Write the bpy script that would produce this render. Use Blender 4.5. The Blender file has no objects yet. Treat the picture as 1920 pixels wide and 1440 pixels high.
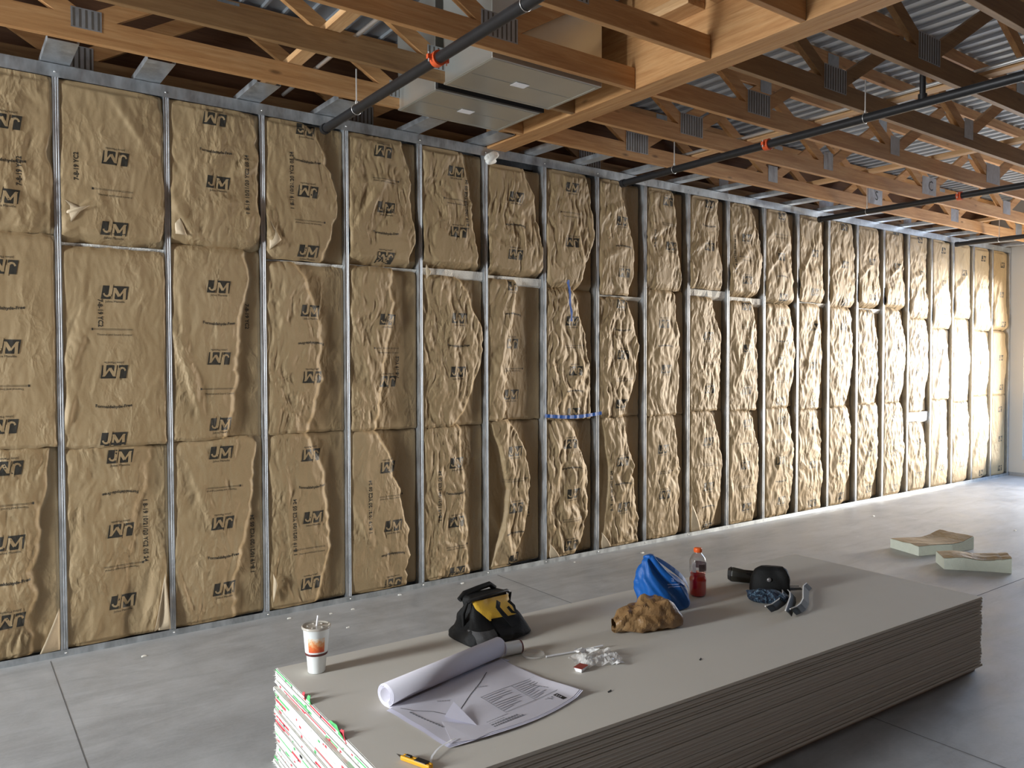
import bpy, math, random
import numpy as np
from mathutils import Vector, Matrix, noise

S = bpy.context.scene
COL = S.collection
PI = math.pi
R = math.radians

# ------------------------------------------------------------------ camera
cam_d = bpy.data.cameras.new('camera')
cam = bpy.data.objects.new('camera', cam_d)
COL.objects.link(cam)
F_PX = 1470.6
cam_d.sensor_fit = 'HORIZONTAL'
cam_d.sensor_width = 36.0
cam_d.lens = 36.0 * F_PX / 1920.0
cam_d.clip_start = 0.05
cam_d.clip_end = 300
yaw, pitch, roll = 0.6250, -0.0253, -0.0023
fwd = Vector((math.sin(yaw) * math.cos(pitch), math.cos(yaw) * math.cos(pitch), math.sin(pitch)))
r0 = Vector((math.cos(yaw), -math.sin(yaw), 0))
u0 = r0.cross(fwd)
rr = r0 * math.cos(roll) + u0 * math.sin(roll)
uu = -r0 * math.sin(roll) + u0 * math.cos(roll)
cm = Matrix((rr, uu, -fwd)).transposed().to_4x4()
cm.translation = Vector((-0.5497, -5.344, 1.7428))
cam.matrix_world = cm
S.camera = cam

# ------------------------------------------------------------------ world, exposure
W = bpy.data.worlds.new('sky')
S.world = W
W.use_nodes = True
nt = W.node_tree
nt.nodes['Background'].inputs[0].default_value = (0.62, 0.74, 0.95, 1)
nt.nodes['Background'].inputs[1].default_value = 1.0
S.view_settings.view_transform = 'Standard'
S.view_settings.look = 'None'
S.view_settings.gamma = 1
S.view_settings.exposure = 0.0
S.view_settings.use_curve_mapping = False

# ------------------------------------------------------------------ daylight through the openings, plus an added far fill
def area(name, loc, dirv, sx, sy, power, color, spread=180):
    l = bpy.data.lights.new(name, 'AREA')
    l.shape = 'RECTANGLE'
    l.size = sx
    l.size_y = sy
    l.energy = power
    l.color = color
    l.spread = R(spread)
    o = bpy.data.objects.new(name, l)
    COL.objects.link(o)
    o.location = loc
    o.rotation_euler = Vector(dirv).to_track_quat('-Z', 'Y').to_euler()
    return o

ROOM_X0, ROOM_X1, ROOM_Y0, ROOF = -7.0, 12.82, -9.0, 4.24
area('door_daylight', (-7.03, -1.70, 2.30), (1, 0.0, -0.18), 1.0, 2.5, 960, (0.92, 0.97, 1.0))
area('window_sky', (12.70, -2.1, 1.9), (-1, 0.0, -0.35), 1.8, 2.0, 230, (0.42, 0.64, 1.0))
area('window_ground_bounce', (12.70, -2.0, 0.95), (-1, 0.0, 0.75), 2.0, 1.3, 230, (1.0, 0.84, 0.62))
area('far_fill_light', (38.0, -10.4, 3.2), (-1, 0.34, -0.05), 13.0, 6.5, 44000, (1.0, 0.88, 0.70))  # added lamp far outside, evens out brightness along the right half of the wall

# ------------------------------------------------------------------ tagging
def tag(o, label=None, cat=None, group=None, kind=None):
    if label: o['label'] = label
    if cat: o['category'] = cat
    if group: o['group'] = group
    if kind: o['kind'] = kind
    return o

ORD = ['first', 'second', 'third', 'fourth', 'fifth', 'sixth', 'seventh', 'eighth', 'ninth', 'tenth', 'eleventh', 'twelfth',
       'thirteenth', 'fourteenth', 'fifteenth', 'sixteenth', 'seventeenth', 'eighteenth', 'nineteenth', 'twentieth',
       'twenty-first', 'twenty-second', 'twenty-third', 'twenty-fourth', 'twenty-fifth', 'twenty-sixth', 'twenty-seventh']

def empty(name, loc, rz=0.0, label=None, cat=None, group=None):
    o = bpy.data.objects.new(name, None)
    o.empty_display_size = 0.1
    COL.objects.link(o)
    o.location = loc
    o.rotation_euler = (0, 0, rz)
    return tag(o, label, cat, group)

def copy_tree(o, parent=None):
    c = o.copy()
    COL.objects.link(c)
    c.parent = parent
    for ch in o.children:
        copy_tree(ch, c)
    return c

# ------------------------------------------------------------------ mesh helpers
class MB:
    def __init__(s):
        s.v = []; s.f = []; s.m = []; s.sm = []
    def add(s, vs, fs, mi=0, smooth=False):
        b = len(s.v)
        s.v += [tuple(map(float, v)) for v in vs]
        s.f += [tuple(int(i) + b for i in f) for f in fs]
        s.m += [mi] * len(fs); s.sm += [smooth] * len(fs)
    def box(s, a, b, mi=0, M=None):
        (x0, y0, z0), (x1, y1, z1) = a, b
        vs = [(x0, y0, z0), (x1, y0, z0), (x1, y1, z0), (x0, y1, z0), (x0, y0, z1), (x1, y0, z1), (x1, y1, z1), (x0, y1, z1)]
        if M is not None: vs = [tuple(M @ Vector(v)) for v in vs]
        s.add(vs, [(0, 3, 2, 1), (4, 5, 6, 7), (0, 1, 5, 4), (1, 2, 6, 5), (2, 3, 7, 6), (3, 0, 4, 7)], mi)
    def beam(s, p, q, w, h, up=(0, 0, 1), mi=0, ext=0):
        """rectangular bar from p to q, w across, h along up"""
        p = Vector(p); q = Vector(q); d = (q - p).normalized()
        p = p - d * ext; q = q + d * ext
        side = d.cross(Vector(up)).normalized(); u = side.cross(d).normalized()
        vs = []
        for c in (p, q):
            for a, b in ((-1, -1), (1, -1), (1, 1), (-1, 1)):
                vs.append(c + side * (a * w / 2) + u * (b * h / 2))
        s.add(vs, [(0, 1, 2, 3), (7, 6, 5, 4), (0, 4, 5, 1), (1, 5, 6, 2), (2, 6, 7, 3), (3, 7, 4, 0)], mi)
    def tube(s, pts, r, n=12, mi=0, caps=True, smooth=True):
        pts = [Vector(p) for p in pts]
        rings = []
        t0 = (pts[1] - pts[0]).normalized()
        ref = Vector((0, 0, 1)) if abs(t0.z) < 0.9 else Vector((1, 0, 0))
        nrm = t0.cross(ref).normalized()
        for i, p in enumerate(pts):
            if i == 0: t = pts[1] - pts[0]
            elif i == len(pts) - 1: t = pts[-1] - pts[-2]
            else: t = pts[i + 1] - pts[i - 1]
            t.normalize()
            nrm = (nrm - t * nrm.dot(t)).normalized()
            b = t.cross(nrm)
            rad = r[i] if isinstance(r, (list, tuple)) else r
            rings.append([p + (nrm * math.cos(a) + b * math.sin(a)) * rad for a in [2 * PI * k / n for k in range(n)]])
        vs = [v for rg in rings for v in rg]
        fs = []
        for i in range(len(rings) - 1):
            for k in range(n):
                a = i * n + k; b2 = i * n + (k + 1) % n
                fs.append((a, b2, b2 + n, a + n))
        s.add(vs, fs, mi, smooth)
        if caps:
            s.add(rings[0], [tuple(reversed(range(n)))], mi)
            s.add(rings[-1], [tuple(range(n))], mi)
    def lathe(s, prof, n=40, mi=0, center=(0, 0), smooth=True):
        vs = []; fs = []
        for (r, z) in prof:
            for k in range(n):
                a = 2 * PI * k / n
                vs.append((center[0] + r * math.cos(a), center[1] + r * math.sin(a), z))
        for i in range(len(prof) - 1):
            for k in range(n):
                a = i * n + k; b = i * n + (k + 1) % n
                fs.append((a, b, b + n, a + n))
        s.add(vs, fs, mi, smooth)
    def disc(s, r, z, n=40, mi=0, center=(0, 0), flip=False):
        vs = [(center[0] + r * math.cos(2 * PI * k / n), center[1] + r * math.sin(2 * PI * k / n), z) for k in range(n)]
        s.add(vs, [tuple(reversed(range(n))) if flip else tuple(range(n))], mi)
    def ribbon(s, pts, w, up=(0, 0, 1), mi=0, thick=0.0008):
        """flat strip along pts, w wide across; `up` is the strip normal, per point if a list"""
        pts = [Vector(p) for p in pts]; n = len(pts)
        vs = []
        for i, p in enumerate(pts):
            t = (pts[min(i + 1, n - 1)] - pts[max(i - 1, 0)]).normalized()
            u = Vector(up[i] if isinstance(up, list) else up)
            sd = t.cross(u).normalized(); u = sd.cross(t).normalized()
            ww = w[i] if isinstance(w, (list, tuple)) else w
            for a, b in ((-1, 0), (1, 0), (1, 1), (-1, 1)):
                vs.append(p + sd * a * ww / 2 + u * b * thick)
        fs = []
        for i in range(n - 1):
            a = i * 4
            for k in range(4):
                fs.append((a + k, a + (k + 1) % 4, a + 4 + (k + 1) % 4, a + 4 + k))
        fs.append((3, 2, 1, 0)); e = (n - 1) * 4; fs.append((e, e + 1, e + 2, e + 3))
        s.add(vs, fs, mi)
    def build(s, name, mats, parent=None, loc=None, label=None):
        me = bpy.data.meshes.new(name)
        me.from_pydata(s.v, [], s.f)
        if not isinstance(mats, (list, tuple)): mats = [mats]
        for m in mats: me.materials.append(m)
        me.polygons.foreach_set('material_index', s.m)
        me.polygons.foreach_set('use_smooth', s.sm)
        me.update()
        o = bpy.data.objects.new(name, me)
        COL.objects.link(o)
        if parent: o.parent = parent
        if loc: o.location = loc
        if label: o['label'] = label
        return o

def bevel(o, w, seg=2):
    m = o.modifiers.new('bevel', 'BEVEL'); m.width = w; m.segments = seg; m.limit_method = 'ANGLE'
    return o
def subsurf(o, n=1):
    m = o.modifiers.new('sub', 'SUBSURF'); m.levels = n; m.render_levels = n
    return o

# ------------------------------------------------------------------ materials
class NT:
    def __init__(s, name):
        s.m = bpy.data.materials.new(name); s.m.use_nodes = True
        s.t = s.m.node_tree; s.n = s.t.nodes; s.l = s.t.links
        s.b = s.n['Principled BSDF']
    def node(s, typ, **kw):
        n = s.n.new(typ)
        for k, v in kw.items():
            if k == 'ins':
                for kk, vv in v.items():
                    if isinstance(vv, bpy.types.NodeSocket): s.l.new(vv, n.inputs[kk])
                    else: n.inputs[kk].default_value = vv
            else: setattr(n, k, v)
        return n
    def coord(s, scale=(1, 1, 1), rnd=True, rot=(0, 0, 0)):
        tc = s.node('ShaderNodeTexCoord')
        mp = s.node('ShaderNodeMapping'); mp.inputs['Scale'].default_value = scale; mp.inputs['Rotation'].default_value = rot
        s.l.new(tc.outputs['Object'], mp.inputs['Vector'])
        if rnd:
            oi = s.node('ShaderNodeObjectInfo')
            mul = s.node('ShaderNodeVectorMath', operation='SCALE', ins={0: (7.3, 3.1, 5.7)})
            s.l.new(oi.outputs['Random'], mul.inputs['Scale'])
            ad = s.node('ShaderNodeVectorMath', operation='ADD')
            s.l.new(mp.outputs[0], ad.inputs[0]); s.l.new(mul.outputs[0], ad.inputs[1])
            return ad.outputs[0]
        return mp.outputs[0]
    def noise(s, vec, scale, detail=4, rough=0.55, dist=0.0):
        n = s.node('ShaderNodeTexNoise', ins={'Scale': scale, 'Detail': detail, 'Roughness': rough, 'Distortion': dist})
        s.l.new(vec, n.inputs['Vector'])
        return n.outputs['Fac']
    def ramp(s, fac, stops):
        r = s.node('ShaderNodeValToRGB')
        e = r.color_ramp.elements
        while len(e) < len(stops): e.new(0.5)
        for i, (p, c) in enumerate(stops):
            e[i].position = p; e[i].color = (*c, 1) if len(c) == 3 else c
        s.l.new(fac, r.inputs[0])
        return r.outputs[0]
    def rng(s, fac, a, b, c, d):
        r = s.node('ShaderNodeMapRange', ins={'From Min': a, 'From Max': b, 'To Min': c, 'To Max': d})
        s.l.new(fac, r.inputs['Value'])
        return r.outputs[0]
    def mix(s, fac, a, b, blend='MIX'):
        m = s.node('ShaderNodeMix', data_type='RGBA', blend_type=blend)
        for k, v in ((0, fac), (6, a), (7, b)):
            if isinstance(v, bpy.types.NodeSocket): s.l.new(v, m.inputs[k])
            else: m.inputs[k].default_value = (*v, 1) if isinstance(v, tuple) and len(v) == 3 else v
        return m.outputs[2]
    def bump(s, h, strength, dist=0.01):
        b = s.node('ShaderNodeBump', ins={'Strength': strength, 'Distance': dist})
        s.l.new(h, b.inputs['Height']); s.l.new(b.outputs[0], s.b.inputs['Normal'])
        return b
    def set(s, **kw):
        for k, v in kw.items():
            k = k.replace('_', ' ')
            if isinstance(v, bpy.types.NodeSocket): s.l.new(v, s.b.inputs[k])
            else: s.b.inputs[k].default_value = (*v, 1) if isinstance(v, tuple) and len(v) == 3 else v
        return s.m

def plain(name, col, rough=0.6, metal=0.0, var=0.06, scale=12, bump=0.0, bscale=60):
    n = NT(name); c = n.coord()
    f = n.noise(c, scale)
    n.set(Base_Color=n.mix(f, tuple(x * (1 - var) for x in col), tuple(min(1, x * (1 + var)) for x in col)), Roughness=rough, Metallic=metal)
    if bump: n.bump(n.noise(c, bscale, 3), bump, 0.004)
    return n.m

def kraft(name, ink=False):
    n = NT(name); c = n.coord((1, 1, 0.55))
    big = n.noise(c, 3.0, 3)
    if ink:
        f = n.noise(c, 90, 2)
        n.set(Base_Color=n.mix(f, (0.012, 0.012, 0.010), (0.045, 0.040, 0.030)), Roughness=0.55)
    else:
        base = n.ramp(big, [(0.3, (0.295, 0.205, 0.100)), (0.55, (0.35, 0.250, 0.130)), (0.75, (0.395, 0.288, 0.160))])
        fib = n.noise(c, 220, 3, 0.7)
        n.set(Base_Color=n.mix(n.rng(fib, 0.3, 0.7, 0.0, 0.35), base, (0.44, 0.335, 0.20)), Roughness=0.62)
    # fine crinkle: creases between facets
    w = n.node('ShaderNodeVectorMath', operation='ADD')
    nz = n.node('ShaderNodeTexNoise', ins={'Scale': 9.0, 'Detail': 2.0})
    n.l.new(c, nz.inputs['Vector'])
    sc = n.node('ShaderNodeVectorMath', operation='SCALE', ins={'Scale': 0.09})
    n.l.new(nz.outputs['Color'], sc.inputs[0]); n.l.new(c, w.inputs[0]); n.l.new(sc.outputs[0], w.inputs[1])
    v1 = n.node('ShaderNodeTexVoronoi', feature='F1', ins={'Scale': 22.0}); n.l.new(w.outputs[0], v1.inputs['Vector'])
    v2 = n.node('ShaderNodeTexVoronoi', feature='F1', ins={'Scale': 55.0}); n.l.new(w.outputs[0], v2.inputs['Vector'])
    mask = n.rng(n.noise(c, 4.5, 2), 0.42, 0.62, 0.15, 1.0)
    s1 = n.node('ShaderNodeMath', operation='MULTIPLY_ADD', ins={1: 0.40, 2: 0.0}); n.l.new(v2.outputs['Distance'], s1.inputs[0])
    s2 = n.node('ShaderNodeMath', operation='ADD'); n.l.new(v1.outputs['Distance'], s2.inputs[0]); n.l.new(s1.outputs[0], s2.inputs[1])
    s3 = n.node('ShaderNodeMath', operation='MULTIPLY'); n.l.new(s2.outputs[0], s3.inputs[0]); n.l.new(mask, s3.inputs[1])
    n.bump(s3.outputs[0], 0.6, 0.011)
    return n.m

def wood(name, c0, c1, c2, axis='X', rough=0.62, knots=True):
    n = NT(name)
    sc = {'X': (0.9, 14, 14), 'Y': (14, 0.9, 14)}[axis]
    c = n.coord(sc)
    g = n.noise(c, 2.2, 6, 0.6, 0.6)
    fine = n.noise(c, 9, 4, 0.7)
    col = n.ramp(g, [(0.30, c0), (0.50, c1), (0.72, c2)])
    col = n.mix(n.rng(fine, 0.35, 0.75, 0.0, 0.4), col, tuple(x * 0.72 for x in c0))
    if knots:
        c2v = n.coord((1.6, 5, 5) if axis == 'X' else (5, 1.6, 5))
        v = n.node('ShaderNodeTexVoronoi', feature='F1', ins={'Scale': 1.6}); n.l.new(c2v, v.inputs['Vector'])
        col = n.mix(n.rng(v.outputs['Distance'], 0.05, 0.13, 0.8, 0.0), col, tuple(x * 0.28 for x in c0))
    stain = n.noise(n.coord((1, 1, 1)), 1.3, 2)
    col = n.mix(n.rng(stain, 0.45, 0.75, 0.0, 0.35), col, tuple(x * 0.6 for x in c1))
    n.set(Base_Color=col, Roughness=rough)
    n.bump(fine, 0.15, 0.004)
    return n.m

def galv(name, base=(0.56, 0.59, 0.62), rough=0.38, metal=0.85):
    n = NT(name); c = n.coord((1, 1, 0.4))
    f = n.noise(c, 14, 4, 0.6)
    v = n.node('ShaderNodeTexVoronoi', feature='F1', ins={'Scale': 60.0}); n.l.new(c, v.inputs['Vector'])
    col = n.mix(n.rng(f, 0.35, 0.7, 0, 1), tuple(x * 0.72 for x in base), base)
    col = n.mix(n.rng(v.outputs['Distance'], 0, 0.9, 0, 0.22), col, (0.8, 0.83, 0.86))
    n.set(Base_Color=col, Roughness=n.rng(f, 0.3, 0.7, rough * 0.8, rough * 1.4), Metallic=metal)
    return n.m

def concrete():
    n = NT('concrete_floor'); c = n.coord((1, 1, 1), rnd=False)
    a = n.noise(c, 0.9, 6, 0.62, 0.7); b = n.noise(c, 5.0, 6, 0.7, 0.4); d = n.noise(c, 60, 3)
    col = n.ramp(a, [(0.28, (0.34, 0.345, 0.35)), (0.50, (0.43, 0.435, 0.44)), (0.70, (0.51, 0.515, 0.52))])
    col = n.mix(n.rng(b, 0.35, 0.7, 0.35, 0), col, (0.20, 0.205, 0.21))
    cs = n.coord((0.55, 2.6, 1), rnd=False, rot=(0, 0, 0.5)); e = n.noise(cs, 2.4, 7, 0.7, 0.8)
    col = n.mix(n.rng(e, 0.48, 0.72, 0, 0.45), col, (0.20, 0.20, 0.20)); col = n.mix(n.rng(e, 0.25, 0.42, 0.30, 0), col, (0.62, 0.62, 0.62))
    col = n.mix(n.rng(d, 0.4, 0.7, 0, 0.15), col, (0.52, 0.52, 0.52))
    n.set(Base_Color=col, Roughness=n.rng(b, 0.3, 0.7, 0.34, 0.58))
    n.b.inputs['Specular IOR Level'].default_value = 0.5
    n.bump(b, 0.06, 0.01)
    return n.m

M = {}
M['kraft'] = kraft('kraft_paper'); M['ink'] = kraft('printed_ink', True)
M['glass_wool'] = plain('white_glass_wool', (0.80, 0.79, 0.74), 0.95, 0, 0.10, 30, 1.0, 90)
M['stud'] = galv('galvanised_steel'); M['track'] = galv('galvanised_track', (0.48, 0.52, 0.55), 0.42, 0.8)
M['duct'] = plain('duct_sheet_metal', (0.66, 0.67, 0.63), 0.34, 0.85, 0.12, 2.5)
M['plate'] = galv('truss_plate_metal', (0.42, 0.44, 0.46), 0.45, 0.7)
M['slot'] = plain('plate_slot', (0.10, 0.085, 0.07), 0.8)
M['wood'] = wood('truss_lumber', (0.40, 0.185, 0.062), (0.54, 0.285, 0.110), (0.65, 0.39, 0.18))
M['wood_dark'] = wood('dark_lumber', (0.22, 0.115, 0.045), (0.31, 0.175, 0.070), (0.38, 0.23, 0.10))  # darker tone of the truss lumber
M['beam'] = wood('laminated_beam', (0.40, 0.185, 0.060), (0.54, 0.285, 0.110), (0.64, 0.38, 0.17), 'Y')
M['woody'] = wood('brace_lumber', (0.48, 0.25, 0.10), (0.62, 0.37, 0.17), (0.72, 0.47, 0.25), 'Y')
M['ply'] = wood('dark_sheathing', (0.09, 0.040, 0.018), (0.13, 0.060, 0.028), (0.17, 0.085, 0.04), 'X', 0.85, False)
M['deck'] = plain('painted_steel_deck', (0.42, 0.46, 0.50), 0.48, 0.15, 0.05, 4)
M['drywall'] = plain('gypsum_wall_paper', (0.62, 0.585, 0.52), 0.85, 0, 0.04, 3)
M['concrete'] = concrete()
M['white_wall'] = plain('painted_board', (0.60, 0.57, 0.52), 0.8, 0, 0.03, 3)
M['black_pipe'] = plain('black_steel_pipe', (0.028, 0.028, 0.030), 0.38, 0.4, 0.25, 20)
M['red_paint'] = plain('orange_red_coupling', (0.60, 0.09, 0.025), 0.45, 0, 0.15, 30)
M['red_end'] = plain('red_end_paint', (0.45, 0.05, 0.03), 0.6)
M['zinc'] = plain('zinc_rod', (0.75, 0.75, 0.73), 0.35, 0.8)
M['white'] = plain('white_sticker', (0.86, 0.86, 0.88), 0.6, 0, 0.02)
M['black'] = plain('black_marker', (0.012, 0.012, 0.012), 0.6)
M['blue_tape'] = plain('blue_masking_tape', (0.012, 0.10, 0.42), 0.55, 0, 0.10)
M['dark_joint'] = plain('saw_cut_joint', (0.12, 0.12, 0.12), 0.9)

# ------------------------------------------------------------------ the room
def struct(name, mb, mat, **kw):
    o = mb.build(name, mat, **kw); o['kind'] = 'structure'; return o

b = MB(); b.box((ROOM_X0 - .2, ROOM_Y0 - .2, -0.15), (ROOM_X1 + .2, 0.5, 0.0)); struct('floor', b, M['concrete'])
for i, (a, c_) in enumerate([((-.082, -9, 0), (-.078, -0.045, .0012)), ((3.1185, -9, 0), (3.1215, -0.045, .0012)), 
                             ((-7, -2.652, 0), (ROOM_X1, -2.648, .0012)), ((-7, -5.853, 0), (ROOM_X1, -5.847, .0012))]):
    b = MB(); b.box(a, c_); struct('trim_%d' % (i + 1), b, M['dark_joint'])
b = MB(); b.box((ROOM_X0 - .2, .30, 0), (ROOM_X1 + .2, .34, ROOF)); struct('wall_back', b, M['ply'])
# left wall with a tall doorway
b = MB()
x0, x1 = ROOM_X0 - .15, ROOM_X0
b.box((x0, -1.1, 0), (x1, .30, ROOF)); b.box((x0, -2.2, 3.6), (x1, -1.1, ROOF)); b.box((x0, ROOM_Y0, 0), (x1, -2.2, ROOF))
struct('wall_left', b, M['white_wall'])
# front wall behind the camera
b = MB(); y0, y1 = ROOM_Y0 - .15, ROOM_Y0
b.box((ROOM_X0, y0, 0), (ROOM_X1, y1, ROOF)); struct('wall_front', b, M['ply'])
# right wall: board held off the slab, big windows
b = MB(); x0, x1 = ROOM_X1, ROOM_X1 + .15
b.box((x0, -.19, .055), (x1, .30, ROOF)); b.box((x0, -3.1, 3.0), (x1, -.19, ROOF)); b.box((x0, -3.1, .055), (x1, -.19, .26)); b.box((x0, ROOM_Y0, .055), (x1, -3.1, ROOF)); struct('wall_right', b, M['white_wall'])
b = MB(); b.box((x0 + .015, ROOM_Y0, 0), (x1, .30, .055)); struct('baseboard_right', b, M['concrete'])
gm = NT('window_glass'); gm.set(Base_Color=(0.9, 0.95, 0.97), Roughness=0.02, Alpha=0.12)
b = MB()
for k in range(2):
    ya = -.19 - k * 1.455
    for (p, q) in (((ya - 1.455, .26), (ya - 1.405, 3.0)), ((ya - .05, .26), (ya, 3.0)), ((ya - 1.405, .26), (ya - .05, .31)), ((ya - 1.405, 2.95), (ya - .05, 3.0))):
        b.box((ROOM_X1 + .04, min(p[0], q[0]), p[1]), (ROOM_X1 + .10, max(p[0], q[0]), q[1]))
w1 = struct('window_1', b, M['stud'])
b = MB(); b.box((ROOM_X1 + .065, -3.09, .27), (ROOM_X1 + .072, -.20, 2.99)); o = b.build('pane', gm.m, w1)
# ground outside the openings
b = MB(); b.box((ROOM_X1 + .15, -20, -.2), (ROOM_X1 + 25, 12, -.05)); b.box((-30, -20, -.2), (ROOM_X0 - .15, 12, -.05))
tag(b.build('pavement', M['concrete']), kind='structure')

# steel roof deck, ribs running away from the stud wall
b = MB(); prof = []; x = ROOM_X0 - .2
while x < ROOM_X1 + .2:
    prof += [(x, .020), (x + .124, .020), (x + .129, 0.0), (x + .147, 0.0)]; x += .152
vs = []
for (px, pz) in prof: vs += [(px, ROOM_Y0 - .2, ROOF + pz), (px, .4, ROOF + pz)]
b.add(vs, [(2 * i, 2 * i + 2, 2 * i + 3, 2 * i + 1) for i in range(len(prof) - 1)])
b.box((ROOM_X0 - .2, ROOM_Y0 - .2, ROOF + .035), (ROOM_X1 + .2, .4, ROOF + .06))
struct('ceiling', b, M['deck'])

# ------------------------------------------------------------------ stud wall: tracks and studs
SP = 0.61
HT = 3.4365      # lower edge of the top track
def u_track(z, flange, up, name, label):
    t = MB(); th = .0014; zz = z
    if up: t.box((-3.0, -.002, 0.0), (ROOM_X1 - .002, .152, .002)); t.box((-3.0, -.002 - th, 0), (ROOM_X1 - .002, -.002, flange)); t.box((-3.0, .152, 0), (ROOM_X1 - .002, .152 + th, flange))
    else: t.box((-3.0, -.002, HT + flange - .002), (ROOM_X1 - .002, .152, HT + flange)); t.box((-3.0, -.002 - th, HT), (ROOM_X1 - .002, -.002, HT + flange)); t.box((-3.0, .152, HT), (ROOM_X1 - .002, .152 + th, HT + flange))
    return tag(t.build(name, M['track']), label, 'metal track')
u_track(0, .040, True, 'bottom_track', 'galvanised floor track running along the foot of the stud wall')
u_track(HT, .076, False, 'top_track', 'deep galvanised top track running along the head of the stud wall')

def stud_mb():
    t = MB(); w, d, th, h = .034, .15, .0015, 3.50
    z0, z1 = .003, h
    g = [(-w / 2, 0), (-.010, 0), (-.008, .0025), (-.003, .0025), (-.001, 0), (.001, 0), (.003, .0025), (.008, .0025), (.010, 0), (w / 2, 0)]
    pr = [(w / 2 - .001, .012)] + [(x, y) for x, y in reversed(g)] + [(-w / 2, d), (w / 2, d), (w / 2, d - .012)]
    vs = [(x, y, z0) for x, y in pr] + [(x, y, z1) for x, y in pr]; n = len(pr)
    t.add(vs, [(i, i + 1, i + 1 + n, i + n) for i in range(n - 1)])
    pr2 = [(x + (th if x < w / 2 - .002 else -th) * (1 if i > 9 else 0), y + th) for i, (x, y) in enumerate(pr)]
    return t
def screw_mb():
    t = MB(); t.lathe([(.0001, -.0035), (.004, -.003), (.0055, 0)], 10)
    return t
stud0 = empty('metal_stud', (0, 0, 0))
stud_mb().build('stud_body', M['stud'], stud0)
sc = screw_mb().build('screw', M['zinc'], stud0); sc.rotation_euler = (R(-90), 0, 0); sc.location = (0.004, -.0040, .020)
sc2 = sc.copy(); COL.objects.link(sc2); sc2.location = (-.003, -.0040, HT + .03)
for i in range(-1, 22):
    s_ = stud0 if i == -1 else copy_tree(stud0)
    s_.location = (i * SP if i < 21 else 12.795, 0, 0)
    if i == -1: lb = 'galvanised metal stud just outside the left edge, left of the first visible insulation'
    elif i == 21: lb = 'last galvanised metal stud, in the corner against the white end wall'
    else: lb = '%s full galvanised metal stud from the left, standing between kraft insulation batts' % ORD[i]
    tag(s_, lb, 'metal stud', 'wall studs')

# ------------------------------------------------------------------ text and logo geometry (cached arrays)
_tc = {}
def text_mesh(s, size, bold=0.0):
    k = (s, size, bold)
    if k in _tc: return _tc[k]
    cu = bpy.data.curves.new('t', 'FONT'); cu.body = s; cu.size = size; cu.align_x = 'CENTER'; cu.align_y = 'CENTER'; cu.offset = bold; cu.resolution_u = 2
    o = bpy.data.objects.new('t', cu); COL.objects.link(o)
    bpy.context.view_layer.update()
    me = bpy.data.meshes.new_from_object(o.evaluated_get(bpy.context.evaluated_depsgraph_get()))
    v = np.array([tuple(x.co)[:2] for x in me.vertices]); f = [tuple(p.vertices) for p in me.polygons]
    bpy.data.objects.remove(o); bpy.data.curves.remove(cu); bpy.data.meshes.remove(me)
    _tc[k] = (v, f); return _tc[k]

def poly_grid(x0, z0, x1, z1, nx, nz, shear=0.0):
    vs = []; fs = []
    for j in range(nz + 1):
        for i in range(nx + 1):
            zz = z0 + (z1 - z0) * j / nz
            vs.append((x0 + (x1 - x0) * i / nx + shear * zz, zz))
    for j in range(nz):
        for i in range(nx):
            a = j * (nx + 1) + i; fs.append((a, a + 1, a + nx + 2, a + nx + 1))
    return np.array(vs), fs
def strokes(pts_w, n=3):
    """thick strokes: list of (x0,z0,x1,z1,w)"""
    vs = []; fs = []
    for (xa, za, xb, zb, w) in pts_w:
        d = np.array([xb - xa, zb - za]); L = np.hypot(*d); d = d / L; s = np.array([-d[1], d[0]]) * w / 2
        b0 = len(vs)
        for k in range(n + 1):
            p = np.array([xa, za]) + d * L * k / n
            vs.append(p - s); vs.append(p + s)
        for k in range(n): a = b0 + 2 * k; fs.append((a, a + 2, a + 3, a + 1))
    return np.array(vs), fs
SH = .16
# dark block of the printed mark, 142 x 82 mm, pale slanted letters J and M in it
g1 = poly_grid(-.071, -.041, -.0205, .041, 6, 8, SH)
g2 = poly_grid(-.0125, -.041, .071, .041, 8, 8, SH)
mk = strokes([(-.0215, .050, -.0245, -.010, .019), (-.0245, -.010, -.031, -.021, .017), (-.031, -.021, -.046, -.024, .012), (-.046, -.024, -.057, -.016, .010), (-.057, -.016, -.060, -.006, .010),
              (-.002, .024, -.006, -.041, .012), (-.002, .024, .026, -.022, .017), (.026, -.022, .053, .024, .010), (.053, .024, .055, -.041, .016), (-.010, .026, .003, .026, .006), (.050, .026, .064, .026, .006), (-.012, -.038, .002, -.038, .006), (.046, -.038, .062, -.038, .006)])
LOGO_DARK = (np.vstack([g1[0], g2[0]]), g1[1] + [tuple(i + len(g1[0]) for i in f) for f in g2[1]])
LOGO_PALE = (mk[0] + np.c_[mk[0][:, 1] * SH * 0.6, mk[0][:, 1] * 0], mk[1])

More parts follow.
